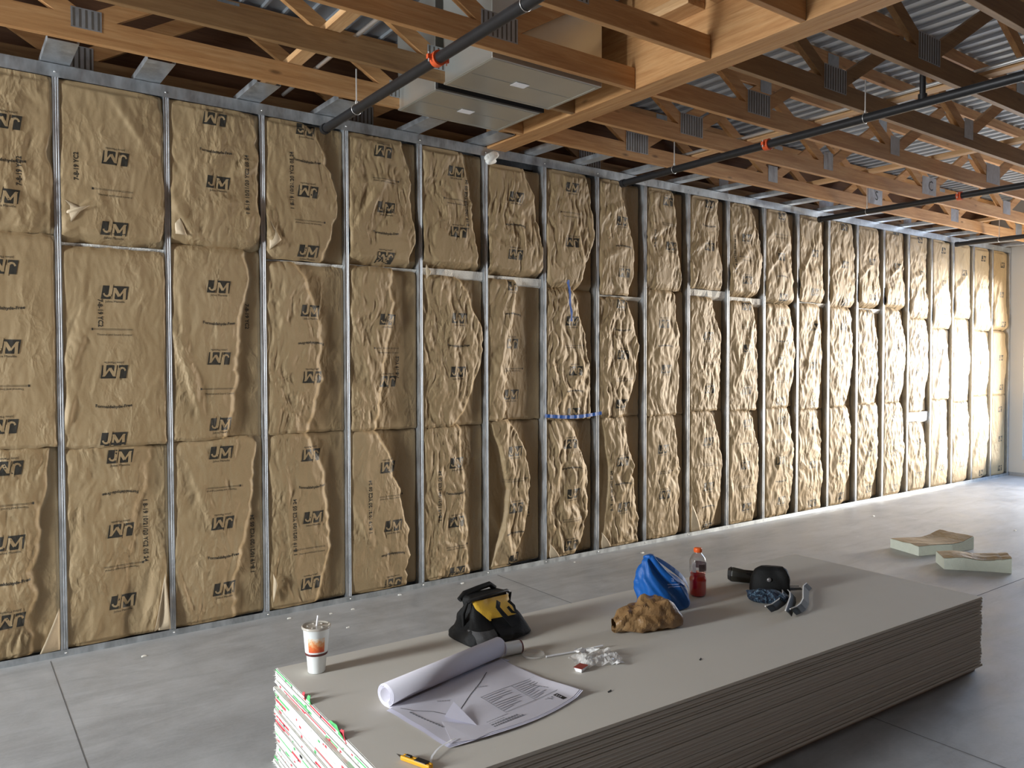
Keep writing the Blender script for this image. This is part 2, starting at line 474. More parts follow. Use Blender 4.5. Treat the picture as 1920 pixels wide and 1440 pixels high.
# ------------------------------------------------------------------ crumpled kraft surface
def tri_noise(x, y, seed):
    """value noise, linear inside triangles: flat facets meeting in sharp creases"""
    k = (x + y) * 0.3660254; a = x + k; b_ = y + k
    i = np.floor(a).astype(int); j = np.floor(b_).astype(int); fx = a - i; fy = b_ - j
    def h(p, q):
        n = (p * 374761393 + q * 668265263 + seed * 974634777) & 0x7fffffff
        n = ((n ^ (n >> 13)) * 1274126177) & 0x7fffffff
        return ((n ^ (n >> 16)) & 0xffff) / 32767.5 - 1
    up = fx > fy
    h00 = h(i, j); h11 = h(i + 1, j + 1); hm = np.where(up, h(i + 1, j), h(i, j + 1))
    w1_ = np.where(up, fx - fy, fy - fx); w2_ = np.minimum(fx, fy)
    return h00 * (1 - w1_ - w2_) + hm * w1_ + h11 * w2_
def sm_noise(x, y, seed):
    return np.sin(x * 1.7 + seed * 1.3 + 1.1 * np.sin(y * 1.3 + seed)) * .5 + np.sin(y * 2.1 + seed * 2.7 + 1.3 * np.sin(x * .9 + seed * .7)) * .5
def sstep(t):
    t = np.clip(t, 0, 1); return t * t * (3 - 2 * t)

def paper_depth(x, z, w, h, st):
    """depth behind the stud face (m, + = into the wall)"""
    sd = st['seed']
    wx = x + .035 * sm_noise(x * 9, z * 7, sd); wz = z + .045 * sm_noise(x * 6 + 3, z * 5, sd + 5)
    u = x / w; v = z / h
    rt, rm, rb = st['r']
    rv = rb * (1 - v) ** 2 + 2 * (2 * rm - .5 * (rt + rb)) * v * (1 - v) + rt * v * v
    rv = rv + .045 * tri_noise(z * 7 + sd, z * 0 + .5, sd) + .02 * tri_noise(z * 19, z * 0 + .3, sd + 1)
    B = sstep((rv - u) / .07 + .5)
    lv = st.get('l', 0.0)
    if lv:
        lc = lv * np.sin(np.clip(v * st.get('lf', 1.0) + st.get('lo', 0), 0, 1) * PI) + .03 * tri_noise(z * 8, z * 0 + 2.5, sd + 3)
        B = B * sstep((u - lc) / .06 + .5)
    D = st['D']
    amp = st['c'] * (.35 + .65 * B)
    y = D * (1 - B) + .004
    y = y - .012 * B * np.sin(np.clip(u / np.maximum(rv, .2), 0, 1) * PI)
    y = y + amp * (st.get('big', .0125) * tri_noise(wx * 9.5, wz * 4.6, sd + 11) + .0085 * tri_noise(wx * 25, wz * 9.5, sd + 12) + .0056 * tri_noise(wx * 50, wz * 17, sd + 13)
                   + .008 * (np.abs(sm_noise(wx * 16 + wz * 6, wz * 5, sd + 2)) - .5))
    # tension folds
    for (fx0, fz0, fx1, fz1, fa, fw) in st.get('folds', []):
        dx, dz = fx1 - fx0, fz1 - fz0; L2 = dx * dx + dz * dz
        t = np.clip(((u - fx0) * dx + (v - fz0) * dz) / L2, 0, 1)
        sgn = ((u - fx0) * dz - (v - fz0) * dx) / math.sqrt(L2)
        dist = np.hypot(u - fx0 - t * dx, (v - fz0 - t * dz))
        y = y - fa * np.clip(1 - dist / fw, 0, 1) * (.6 - .4 * np.tanh(sgn * 45)) * np.sin(np.clip(t, .06, .94) * PI) ** .5
    # sag of a top batt: bulges low, tucked under at its bottom
    if st.get('sag'):
        y = y - st['sag'] * (sstep((.62 - v) / .5) * sstep(v / .10)) * B
        y = y + .05 * (1 - sstep(v / .06)) * st.get('tuck', 1.0)
    ed = st.get('ed', .030)
    y = y + ed * .6 * (1 - sstep(u * w / .020)) + ed * (1 - sstep((1 - u) * w / .018))
    y = y + .012 * (1 - sstep(v * h / .02)) + .010 * (1 - sstep((1 - v) * h / .02))
    return np.clip(y, -.034, .110)

UP = [2.5, 2.48, 2.51, 2.47, 2.48, 2.5, 2.48, 2.40, 2.38, 2.46, 2.50, 2.45, 2.39, 2.45, 2.42, 2.43, 2.44, 2.34, 2.22, 2.38, 2.22, 2.22]
LO = [1.26, 1.24, 1.25, 1.26, 1.25, 1.25, 1.27, 1.25, 1.25, 1.24, 1.26, 1.24, 1.25, 1.21, 1.22, 1.23, 1.23, 1.09, 1.24, 1.19, 1.26, 1.26]
MARKS = {
-1: [(0.363, 3.133, 1), (0.346, 2.707, 0), (0.332, 2.306, 1), (0.338, 1.85, 0), (0.318, 1.392, 1), (0.34, 1.151, 1), (0.341, 0.719, 0), (0.339, 0.264, 1)],
0: [(0.312, 3.005, 1), (0.298, 2.574, 0), (0.298, 2.187, 0), (0.289, 1.702, 1), (0.28, 1.288, 0), (0.314, 1.180, 0), (0.314, 0.719, 1), (0.32, 0.275, 0)],
1: [(0.295, 3.351, 1), (0.31, 2.94, 0), (0.309, 2.257, 0), (0.307, 1.785, 1), (0.316, 1.35, 0), (0.311, 1.162, 0), (0.316, 0.692, 1), (0.325, 0.251, 0)],
2: [(0.309, 3.39, 0), (0.316, 2.958, 1), (0.312, 2.54, 0), (0.332, 2.123, 0), (0.34, 1.654, 1), (0.327, 1.101, 1), (0.335, 0.658, 0), (0.311, 0.188, 1)],
3: [(0.293, 3.328, 1), (0.307, 2.914, 0), (0.296, 2.54, 1), (0.328, 2.081, 0), (0.334, 1.615, 1), (0.329, 0.965, 1), (0.358, 0.52, 0), (0.354, 0.075, 1)],
4: [(0.322, 3.272, 0), (0.33, 2.792, 1), (0.342, 2.11, 0), (0.329, 1.683, 0), (0.326, 0.952, 0), (0.314, 0.48, 1), (0.317, 0.075, 0)],
5: [(0.299, 3.141, 0), (0.276, 2.658, 1), (0.286, 2.40, 0), (0.279, 1.917, 1), (0.283, 1.486, 0), (0.282, 1.008, 0), (0.292, 0.528, 1), (0.285, 0.093, 0)],
6: [(0.302, 3.3, 0), (0.295, 2.816, 1), (0.307, 2.124, 0), (0.332, 1.683, 1), (0.319, 1.31, 0), (0.288, 1.033, 1), (0.313, 0.588, 0), (0.288, 0.127, 1)],
7: [(0.307, 3.069, 0), (0.308, 2.589, 1), (0.295, 2.301, 0), (0.316, 1.829, 1), (0.296, 1.37, 0), (0.304, 0.83, 1), (0.318, 0.401, 0)],
8: [(0.303, 3.323, 1), (0.335, 2.891, 0), (0.255, 2.133, 1), (0.287, 1.691, 0), (0.245, 0.909, 0), (0.261, 0.462, 1)],
9: [(0.304, 3.369, 0), (0.29, 2.934, 1), (0.295, 2.026, 0), (0.315, 1.48, 1), (0.294, 0.943, 0), (0.305, 0.48, 0), (0.283, 0.06, 1)]}
# vertical date codes: bay -> [(x, z centre, reads upward?, long?)]
CODES = {-1: [(.42, 2.86, 1, 0)], 0: [(.10, 2.93, 1, 0), (.215, 2.06, 0, 0), (.455, .70, 0, 1)], 1: [(.50, 2.95, 1, 1), (.50, 2.07, 0, 0), (.52, .52, 1, 1)],
         2: [(.20, 3.02, 1, 1), (.20, .60, 1, 1)], 3: [(.17, .68, 1, 1), (.42, 1.72, 1, 0)], 4: [(.42, 3.02, 1, 1), (.16, .70, 1, 1)], 5: [(.47, .62, 1, 1)],
         6: [], 7: [(.17, .55, 1, 1)], 8: [(.12, 2.95, 1, 0)], 10: [(.10, 2.9, 1, 1)]}
STY = {}   # (bay,row) overrides; row 0 bottom, 1 middle, 2 top
STY[(-1, 0)] = dict(r=(.95, .80, .70), D=.022, c=.75)
STY[(-1, 1)] = dict(r=(1.2, 1.2, 1.2), D=.02, c=.25)
STY[(-1, 2)] = dict(r=(1.1, 1.0, 1.1), D=.02, c=.55, sag=.012, tuck=.5)
STY[(0, 0)] = dict(r=(.85, .62, .55), D=.010, c=.60, folds=[(.86, .02, .98, .33, .035, .16), (.75, .0, .95, .4, .012, .2)])
STY[(0, 1)] = dict(r=(1.2, 1.2, 1.2), D=.02, c=.38, folds=[(.05, .35, .25, .62, .016, .12), (.0, .05, .12, .3, .02, .1)])
STY[(0, 2)] = dict(r=(1.0, 1.05, .95), D=.02, c=.30, sag=.022, tuck=.7, folds=[(.02, .04, .35, .22, .03, .10), (.45, .95, .85, .60, .014, .1)])
STY[(1, 0)] = dict(r=(.95, .78, .62), D=.016, c=.5, folds=[(.1, .9, .45, .45, .012, .1), (.2, .02, .0, .35, .02, .12)])
STY[(1, 1)] = dict(r=(.85, .74, .56), D=.026, c=.42, folds=[(.0, .55, .30, .08, .022, .12), (.05, .95, .1, .5, .012, .1)])
STY[(1, 2)] = dict(r=(.9, 1.0, .95), D=.02, c=.62, sag=.02, tuck=.6, folds=[(.7, .50, .98, .62, .022, .10), (.02, .30, .25, .02, .02, .10), (.05, .25, .95, .36, .012, .07)])
STY[(2, 0)] = dict(r=(.45, .78, .60), D=.028, c=.62, folds=[(.1, .9, .3, .2, .012, .12)])
STY[(2, 1)] = dict(r=(.35, .68, .50), D=.026, c=.80)
STY[(2, 2)] = dict(r=(.50, .88, .70), D=.030, c=.55, sag=.018, tuck=.3, folds=[(.0, .2, .2, .02, .03, .10)])
STY[(3, 0)] = dict(r=(.34, .78, .80), D=.050, c=.45, folds=[(.0, .55, .25, .30, .02, .10)])
STY[(3, 1)] = dict(r=(.62, .52, .30), D=.030, c=.75, folds=[(.0, .75, .42, .02, .018, .08)])
STY[(3, 2)] = dict(r=(.75, .92, .88), D=.035, c=.75, sag=.028, tuck=.8, folds=[(.02, .12, .48, .62, .03, .10), (.1, .60, .6, .68, .02, .06)])
STY[(4, 0)] = dict(r=(.58, .68, .74), D=.034, c=.95)
STY[(4, 1)] = dict(r=(.55, .95, .45), D=.028, c=.95, folds=[(.35, .98, .5, .25, .014, .08)])
STY[(4, 2)] = dict(r=(.70, .80, .95), D=.035, c=.90, sag=.030, tuck=1.0)
STY[(5, 0)] = dict(r=(.42, .76, .42), D=.055, c=.80, l=.34, lf=1.0, folds=[(.0, .45, .42, .0, .045, .14)])
STY[(5, 1)] = dict(r=(.52, .40, .30), D=.045, c=.55, folds=[(.05, .1, .5, .95, .018, .08)])
STY[(5, 2)] = dict(r=(.65, .95, .95), D=.040, c=.90, sag=.030, tuck=.9)
STY[(6, 0)] = dict(r=(.45, .85, .62), D=.055, c=1.05)
STY[(6, 1)] = dict(r=(.55, .85, .92), D=.050, c=.95, folds=[(.05, .05, .95, .45, .025, .12)])
STY[(6, 2)] = dict(r=(.80, .95, .60), D=.050, c=.85, sag=.025, tuck=.5, folds=[(.5, .75, .7, .2, .022, .07)])
STY[(7, 0)] = dict(r=(.55, .80, .90), D=.055, c=.90, l=.22, folds=[(.45, .35, .9, .7, .03, .09)])
STY[(7, 1)] = dict(r=(.62, .88, .55), D=.055, c=1.0)
STY[(7, 2)] = dict(r=(.45, .72, .70), D=.060, c=.75, sag=.022, tuck=.2, folds=[(.0, .28, .62, .42, .02, .07), (.0, .65, .6, .8, .02, .07)])
rs = random.Random(7)
for bay in range(8, 21):
    for row in range(3):
        far = bay > 16
        if row < 2:
            d = dict(r=(rs.uniform(.55, .82), rs.uniform(.80, .96), rs.uniform(.55, .9)), D=rs.uniform(.045, .070) * (.7 if far else 1), c=(.66 if not far else .32), big=.011)
            if rs.random() < .4: d['folds'] = [(rs.uniform(0, .2), rs.uniform(0, .3), rs.uniform(.4, .8), rs.uniform(.5, .9), .02, .09)]
        else:
            d = dict(r=(rs.uniform(.6, .85), rs.uniform(.75, .95), rs.uniform(.75, .95)), D=rs.uniform(.045, .065) * (.7 if far else 1), c=(.8 if not far else .35), sag=.025, tuck=rs.choice([.2, 1.0]))
            d['folds'] = [(0, rs.uniform(.2, .5), rs.uniform(.4, .8), rs.uniform(.5, .8), .02, .08)]
        STY[(bay, row)] = d
# seams where the white glass wool shows: (bay, which seam 1=upper 0=lower) -> gap height
GAPS = {(0, 1): .022, (4, 1): .055, (5, 1): .030, (7, 1): .016, (9, 1): .075, (10, 1): .040, (12, 1): .018, (14, 1): .018, (2, 1): .012, (3, 1): .010, (16, 0): .13}
ROWN = ['bottom', 'middle', 'top']
EXTRA = {(6, 1): ', banded near its foot with blue tape', (0, 0): ' with pale torn flap low on its right', (3, 0): ' with smooth swollen paper bulge', (9, 2): ' with thick white wool showing below it',
         (4, 2): ' with white wool showing below it', (5, 0): ' with deep diagonal fold low on its left', (16, 1): ' with round white wool bulge below it', (6, 2): ' above the blue tape strip'}

def build_batt(bay, row):
    x0 = bay * SP + .0185; w = SP - .037
    if bay == 20: w = 12.795 - .0185 - x0
    zb = [.0425, LO[bay + 1], UP[bay + 1]][row]; zt = [LO[bay + 1], UP[bay + 1], HT - .002][row]
    if bay == 5 and row == 2: zt = HT - .045
    gap_top = GAPS.get((bay, row), 0) if row < 2 else 0     # wool shows above this batt's paper
    st = dict(STY[(bay, row)]); st['c'] *= (.68 if bay < 3 else .8 if bay < 5 else .95); st.setdefault('ed', .008 if bay < 3 else .014 if bay < 6 else .026); st['seed'] = (bay + 3) * 17 + row * 5 + 1
    h = zt - gap_top - zb + (.012 if row < 2 and not gap_top else 0)
    res_ = .0080 if bay <= 5 else (.0090 if bay <= 10 else .0115)
    nx = int(w / res_); nz = int(h / res_)
    X, Z = np.meshgrid(np.linspace(0, w, nx + 1), np.linspace(0, h, nz + 1))
    Y = paper_depth(X, Z, w, h, st)
    if row < 2: Y = Y + .014 * sstep((Z - (h - .05)) / .05)      # its head slips behind the batt above
    if row > 0: Y = Y - .006 * (1 - sstep(Z / .06)) * (0 if st.get('tuck', 0) > .4 else 1)
    if row == 2: Y = np.maximum(Y, -.03 + .036 * sstep((Z - (h - .07)) / .05))   # tucked behind the track lip
    if row == 0: Y = np.maximum(Y, .004 * (Z < .02) - .03 * (Z >= .02) + .0)
    # rough hand-cut lower and upper edges
    edge = .006 * tri_noise(X * 14, X * 0 + .5, st['seed'] + 31)
    Zw = Z + edge * (1 - sstep(Z / .05)) * (1 if row else 0) + edge * sstep((Z - h + .05) / .05) * (1 if row < 2 else 0)
    vs = np.stack([X, Y, Zw], -1).reshape(-1, 3)
    fs = []
    n1 = nx + 1
    idx = (np.arange(nz)[:, None] * n1 + np.arange(nx)[None, :]).reshape(-1)
    fs = np.concatenate([np.stack([idx, idx + 1, idx + n1 + 1], 1), np.stack([idx, idx + n1 + 1, idx + n1], 1)]).tolist()
    mb = MB(); mb.add(vs.tolist(), fs, 0, True)
    gx = np.gradient(Y, w / nx, axis=1)
    def conform(p, off):
        px = np.clip(p[:, 0], .004, w - .004); pz = np.clip(p[:, 1], .004, h - .004)
        a = px / w * nx; c_ = pz / h * nz; i = np.minimum(a.astype(int), nx - 1); j = np.minimum(c_.astype(int), nz - 1); fx = a - i; fz = c_ - j
        y00 = Y[j, i]; y10 = Y[j, i + 1]; y01 = Y[j + 1, i]; y11 = Y[j + 1, i + 1]
        yy = np.where(fx > fz, y00 + (y10 - y00) * fx + (y11 - y10) * fz, y00 + (y01 - y00) * fz + (y11 - y01) * fx)
        return np.stack([px, yy - off, pz], 1)
    def put(geo, cx, cz, flip, off, mi, ang=None, bend=0):
        v = geo[0].copy()
        if bend: v[:, 1] += bend * (v[:, 0] ** 2) - bend * .01
        if ang is not None: v = v @ np.array([[math.cos(ang), math.sin(ang)], [-math.sin(ang), math.cos(ang)]])
        if flip: v = -v
        v = v + [cx, cz]
        # drop what would leave the paper
        ok = (v[:, 0] > .003) & (v[:, 0] < w - .003) & (v[:, 1] > .003) & (v[:, 1] < h - .003)
        ff = [f for f in geo[1] if all(ok[i] for i in f)]
        if ff: mb.add(conform(v, off).tolist(), ff, mi, True)
    rnd = random.Random(bay * 31 + row)
    if bay in MARKS: marks = [(a, c_ - zb, f) for a, c_, f in MARKS[bay] if zb - .03 < c_ < zt]
    else:
        marks = []; zc = rnd.uniform(.05, .25); fl = rnd.randint(0, 1)
        while zc < h + .02: marks.append((.30 + rnd.uniform(-.02, .02), zc, fl)); zc += .45; fl = 1 - fl
    for (mx, mz, fl) in marks:
        mx = mx - .0185
        put(LOGO_DARK, mx, mz, fl, .0016, 1); put(LOGO_PALE, mx, mz, fl, .0023, 0)
        if bay < 12: put(text_mesh('Johns Manville', .019), mx, mz + (.056 if fl else -.056), fl, .0014, 1)
    if bay < 12:
        ms = sorted(marks, key=lambda t: t[1])
        for k in range(len(ms) - 1):
            zc = (ms[k][1] + ms[k + 1][1]) / 2; cx = (ms[k][0] + ms[k + 1][0]) / 2 - .0185
            if ms[k + 1][1] - ms[k][1] < .3: continue
            if (k + bay + row) % 2: put(text_mesh('Formaldehyde-Free', .026, .0006), cx, zc, rnd.randint(0, 1), .0014, 1, bend=.9)
            else:
                fl = rnd.randint(0, 1)
                put(text_mesh('Thermal and Sound Control', .017), cx, zc - .016, fl, .0014, 1)
                put(strokes([(-.115, .004, .10, .004, .0018), (-.115, .010, .10, .010, .0018), (-.121, .000, -.121, .014, .009)], 24), cx, zc + .010, fl, .0014, 1)
    for (cx, cz, upw, lng) in CODES.get(bay, []):
        if zb + .05 < cz < zt - .05:
            put(text_mesh('1 8-19 10/21/20 YC2 05 24' if lng else '7-8-19 YC2', .036, .0008), cx - .0185, cz - zb, False, .0014, 1, ang=(PI / 2 if upw else -PI / 2))
    nm = ['leftmost, partly cut off by the picture edge,' if bay == -1 else '%s bay from the left,' % ORD[bay], ROWN[row]]
    lb = 'kraft insulation batt, %s row, %s' % (ROWN[row], 'bay at the left picture edge' if bay == -1 else '%s full bay' % ORD[bay])
    ex = EXTRA.get((bay, row), '')
    root = empty('insulation_batt', (x0, 0, zb), 0, lb + ex, 'insulation', 'kraft-faced insulation batts between the studs')
    p = mb.build('paper_facing', [M['kraft'], M['ink']], root)
    # glass wool body
    c = MB(); nxx = 14; nzz = max(6, int((zt - zb) / .06))
    H = zt - zb - .004
    Xc, Zc = np.meshgrid(np.linspace(.002, w - .002, nxx + 1), np.linspace(0.004, H, nzz + 1))
    Yc = .122 + .004 * tri_noise(Xc * 20, Zc * 20, st['seed'])
    if gap_top:
        hump = sstep((Zc - (h - .06)) / .03)
        Yc = Yc * (1 - hump) + hump * (.026 + .012 * tri_noise(Xc * 11, Zc * 13, st['seed'] + 3))
    fr = np.stack([Xc, Yc, Zc], -1).reshape(-1, 3).tolist(); bk = np.stack([Xc, Xc * 0 + .148, Zc], -1).reshape(-1, 3).tolist(); N = len(fr); m1 = nxx + 1
    q = [(j * m1 + i, j * m1 + i + 1, (j + 1) * m1 + i + 1, (j + 1) * m1 + i) for j in range(nzz) for i in range(nxx)]
    f2 = q + [tuple(N + k for k in reversed(t)) for t in q]
    f2 += [(i, N + i, N + i + 1, i + 1) for i in range(nxx)] + [(nzz * m1 + i, nzz * m1 + i + 1, N + nzz * m1 + i + 1, N + nzz * m1 + i) for i in range(nxx)]
    f2 += [(j * m1, (j + 1) * m1, N + (j + 1) * m1, N + j * m1) for j in range(nzz)] + [(j * m1 + nxx, N + j * m1 + nxx, N + (j + 1) * m1 + nxx, (j + 1) * m1 + nxx) for j in range(nzz)]
    c.add(fr + bk, f2, 0, False)
    c.build('glass_wool_body', M['glass_wool'], root)
    for (fb, fr_, P_, dep) in FLAPS:
        if (fb, fr_) == (bay, row):
            ft = MB(); m_ = 8; va = []
            (xa, za), (xb, zb2), (xc, zc) = P_        # fold line a-b, free corner c
            for j in range(m_ + 1):
                for i_ in range(m_ + 1 - j):
                    a = i_ / m_; b_ = j / m_; g = 1 - a - b_
                    x = xa * g + xb * a + xc * b_; z = za * g + zb2 * a + zc * b_
                    va.append((x, -.012 - dep * math.sin(b_ * 2.2) - .006 * math.sin(7 * a + 3 * b_), z - zb))
            fa = []; st_ = [0]
            for j in range(m_ + 1): st_.append(st_[-1] + m_ + 1 - j)
            for j in range(m_):
                for i_ in range(m_ - j):
                    fa.append((st_[j] + i_, st_[j] + i_ + 1, st_[j + 1] + i_))
                    if i_ < m_ - j - 1: fa.append((st_[j] + i_ + 1, st_[j + 1] + i_ + 1, st_[j + 1] + i_))
            ft.add(va, fa, 0, True); o = ft.build('torn_flap', M['kraft_inner'], root, label='pale torn paper flap'); sm = o.modifiers.new('s', 'SOLIDIFY'); sm.thickness = .0008
    if (bay, row) == (5, 2):
        tf = MB(); vs = []; nn = 10; mm = 18
        for j in range(nn + 1):
            for k in range(mm):
                a = 2 * PI * k / mm; ph = PI * j / nn; r_ = 1 + .35 * math.sin(3 * a + j) * math.sin(ph) + .2 * math.sin(7 * a + 2 * j)
                vs.append((.035 + .050 * r_ * math.sin(ph) * math.cos(a) + .03 * math.cos(ph), -.006 + .022 * r_ * math.sin(ph) * math.sin(a), HT - zb - .005 + .060 * math.cos(ph)))
        tf.add(vs, [(j * mm + k, j * mm + (k + 1) % mm, (j + 1) * mm + (k + 1) % mm, (j + 1) * mm + k) for j in range(nn) for k in range(mm)], 0, True)
        tf.build('wool_tuft', M['glass_wool'], root, label='white wool tuft over the track')
    return root
M['kraft_inner'] = plain('kraft_inner_face', (.50, .40, .27), .6, 0, .06, 12, .4, 60)
FLAPS = [(0, 0, ((.545, .42), (.500, .055), (.570, .055)), .02), (0, 0, ((.540, .40), (.555, .10), (.475, .055)), .012), (0, 2, ((.022, 2.66), (.022, 2.60), (.150, 2.70)), .03), (0, 2, ((.02, 2.55), (.02, 2.72), (.11, 2.68)), .02),
         (1, 2, ((.020, 2.58), (.020, 2.78), (.090, 2.57)), .02), (2, 2, ((.018, 2.53), (.018, 2.74), (.095, 2.60)), .025), (2, 0, ((.020, .30), (.020, .10), (.045, .22)), .02), (-1, 0, ((.565, .30), (.565, .05), (.46, .05)), .02),
         (4, 1, ((.02, 2.40), (.02, 2.52), (.06, 2.46)), .01), (6, 0, ((.02, .18), (.02, .05), (.12, .05)), .02), (7, 0, ((.02, .20), (.02, .05), (.12, .06)), .02), (9, 0, ((.02, .34), (.02, .05), (.14, .05)), .02)]
for bay in range(-1, 21):
    for row in range(3): build_batt(bay, row)

# ------------------------------------------------------------------ roof trusses
CH0, CHH, CHT = 3.500, .135, .038      # chord underside, depth, thickness
TC0, TCH = 4.135, .095
def plate_mb(w, h, slots):
    t = MB(); t.box((-w / 2, -.0012, -h / 2), (w / 2, 0, h / 2))
    if slots:
        n = int(w / .028)
        for i in range(n):
            xx = -w / 2 + (i + .5) * w / n
            t.box((xx - .0055, -.0017, -h / 2 + .006), (xx + .0055, -.0012, h / 2 - .006), 1)
    return t
def letter(s, size, parent, loc, rot=(R(90), 0, 0)):
    v, f = text_mesh(s, size, .0)
    t = MB(); t.add([(a, b_, 0) for a, b_ in v], f)
    o = t.build('marking', M['black'], parent); o.location = loc; o.rotation_euler = rot
    return o
def truss(y, x0, x1, node0, label, dark, first_top, redend=False, plate_w=None, letters=None):
    """y = near face; origin at left end of the bottom chord"""
    root = empty('roof_truss', (x0, y, CH0), 0, label, 'roof truss', 'parallel-chord roof trusses')
    wd = M['wood_dark'] if dark else M['wood']
    L = x1 - x0
    t = MB(); t.box((0, 0, 0), (L, CHT, CHH)); bevel(t.build('bottom_chord', wd, root), .003)
    t = MB(); t.box((0, 0, TC0 - CH0), (L, CHT, TC0 - CH0 + TCH)); bevel(t.build('top_chord', M['wood'], root), .003)
    if redend:
        t = MB(); t.box((-.0015, .0005, .004), (.014, CHT - .0005, CHH * .62)); t.v = [(a, b_ - .001 if b_ < .01 else b_ + .001, c_) for a, b_, c_ in t.v]; t.build('painted_end', M['red_end'], root, label='red painted end')
    nodes = []; x = node0
    while x > x0: x -= 1.9
    x += 1.9
    while x < x1: nodes.append(x); x += 1.9
    zb_, zt_ = CHH - .005, TC0 - CH0 + .01
    for n_ in nodes:
        for sgn in (-1, 1):
            xt = n_ + sgn * .93
            xb = n_ + sgn * .055
            if xt < x0 + .05: xt = x0 + .05
            if xt > x1 - .05: xt = x1 - .05
            if abs(xt - xb) < .2: continue
            t = MB(); t.beam((xb - x0, CHT / 2, zb_), (xt - x0, CHT / 2, zt_), CHT * .98, .088, up=(0, 0, 1)); t.build('web', wd if n_ < x0 + 2 else M['wood'], root)
        k = round((n_ - node0) / 1.9)
        pw, ph, sl = (.26, .165, True) if k == 0 else ((.15, .16, False) if k == 1 else (.30, .19, False) if k == 2 else (.2, .16, False))
        if plate_w: pw, ph, sl = plate_w
        pb = plate_mb(pw, ph, sl); pl = pb.build('connector_plate', [M['plate'], M['slot']], root); pl.location = (n_ - x0, -.0005, .085 + ph / 2 - .02)
        if letters and k in letters: letter(letters[k], .15, pl, (.03, -.0022, 0))
        xt = n_ + .95
        if xt < x1 - .1:
            pb = plate_mb(.15, .13, False); pl = pb.build('connector_plate', [M['plate'], M['slot']], root); pl.location = (xt - x0, -.0005, TC0 - CH0 + .02)
    return root

BX0, BX1 = 3.06, 3.245
POS = ['directly above the stud wall', 'nearest the wall', 'second from the wall', 'third from the wall', 'fourth from the wall', 'fifth from the wall', 'sixth from the wall']
for k, y in enumerate([.165, -.50, -1.105, -1.70, -2.31, -2.93]):
    truss(y, ROOM_X0 + .1, BX0 - .004, .10, 'timber roof truss left of the main beam, %s' % POS[k], k in (0, 2), -.85, plate_w=((.15, .11, True) if k == 1 else (.25, .14, True)))
for k, y in enumerate([.165, -.45, -1.06, -1.70, -2.31, -2.93, -3.54]):
    truss(y, BX1 + .006, ROOM_X1 - .01, 4.32, 'timber roof truss right of the main beam, %s' % POS[k], k in (0, 4, 5, 6), 3.37, redend=k >= 3,
          letters=({2: 'S'} if k == 1 else {2: 'C'} if k == 2 else None))

# main laminated beam
root = empty('main_beam', (BX0, -8.95, CH0), 0, 'laminated timber main beam running away from the stud wall overhead', 'beam')
t = MB(); t.box((0, 0, 0), (.0905, 8.96, .62)); bevel(t.build('beam_ply', M['beam'], root), .003)
t = MB(); t.box((.0915, 0, 0), (.185, 8.96, .62)); bevel(t.build('beam_ply', M['beam'], root), .003)
# nailer blocks along the left face of the beam between the trusses
for k, (ya, yb) in enumerate([(-2.265, -1.745), (-2.885, -2.355), (-1.66, -1.15)]):
    if k == 2: continue
    t = MB(); t.box((BX0 - .145, ya, 3.80), (BX0 - .001, yb, 3.838)); t.box((BX0 - .040, ya, 3.839), (BX0 - .001, yb, 3.93))
    tag(bevel(t.build('timber_ledger', M['woody']), .003), 'short timber ledger on the left face of the main beam, %s' % ['farther of the two', 'nearer of the two'][k], 'timber ledger', 'ledgers on the beam')

# continuous lateral braces and conduits lying across the trusses
for k, x in enumerate([-.55, 1.22, 5.02, 6.92, 8.82, 10.7]):
    t = MB(); t.box((x, -4.4, CH0 + CHH + .001), (x + .088, .16, CH0 + CHH + .039))
    tag(bevel(t.build('lateral_brace', M['woody']), .002), 'flat timber lateral brace lying across the truss chords, %s from the left' % ORD[k], 'brace', 'lateral braces')
for k, x in enumerate([1.42, 4.97]):
    t = MB(); t.tube([(x, -4.4, 3.655), (x, .15, 3.655)], .013)
    tag(t.build('electrical_conduit', M['zinc']), 'thin metal conduit beside a timber brace, %s of the main beam' % ['left', 'right'][k], 'conduit', 'conduits')

# flat steel braces from the top track to the first truss
bx = [0, .50, 1.13, 1.67, 2.36, 2.965, 3.50, 4.05, 4.68, 5.30, 5.92, 6.53, 7.14, 7.78, 8.38, 8.99, 9.6, 10.2, 10.82, 11.4, 12.0, 12.55, -.6, -1.2]
def brace_mb():
    t = MB(); w = .076
    n = 2
    for (a, b_) in ((0, 1),):
        t.beam((0, .10, .0185), (0, -.40, .0085), .150, .0015)
    t.beam((-w + .0008, .10, .036), (-w + .0008, -.40, .026), .0015, .034); t.beam((w - .0008, .10, .036), (w - .0008, -.40, .026), .0015, .034)
    return t
br0 = brace_mb().build('steel_brace', M['stud'])
order = sorted(bx)
for i, x in enumerate(bx):
    o = br0 if i == 0 else br0.copy()
    if i: COL.objects.link(o)
    o.location = (x, -.01, HT + .076 - .012)
    if x > 3.2: o.scale = (.68, 1, 1)
    k = order.index(x)
    tag(o, 'flat galvanised brace from the top track to the nearest truss, %s from the left' % ORD[k], 'steel brace', 'braces above the top track')
for x in (0, 1.67):
    pass

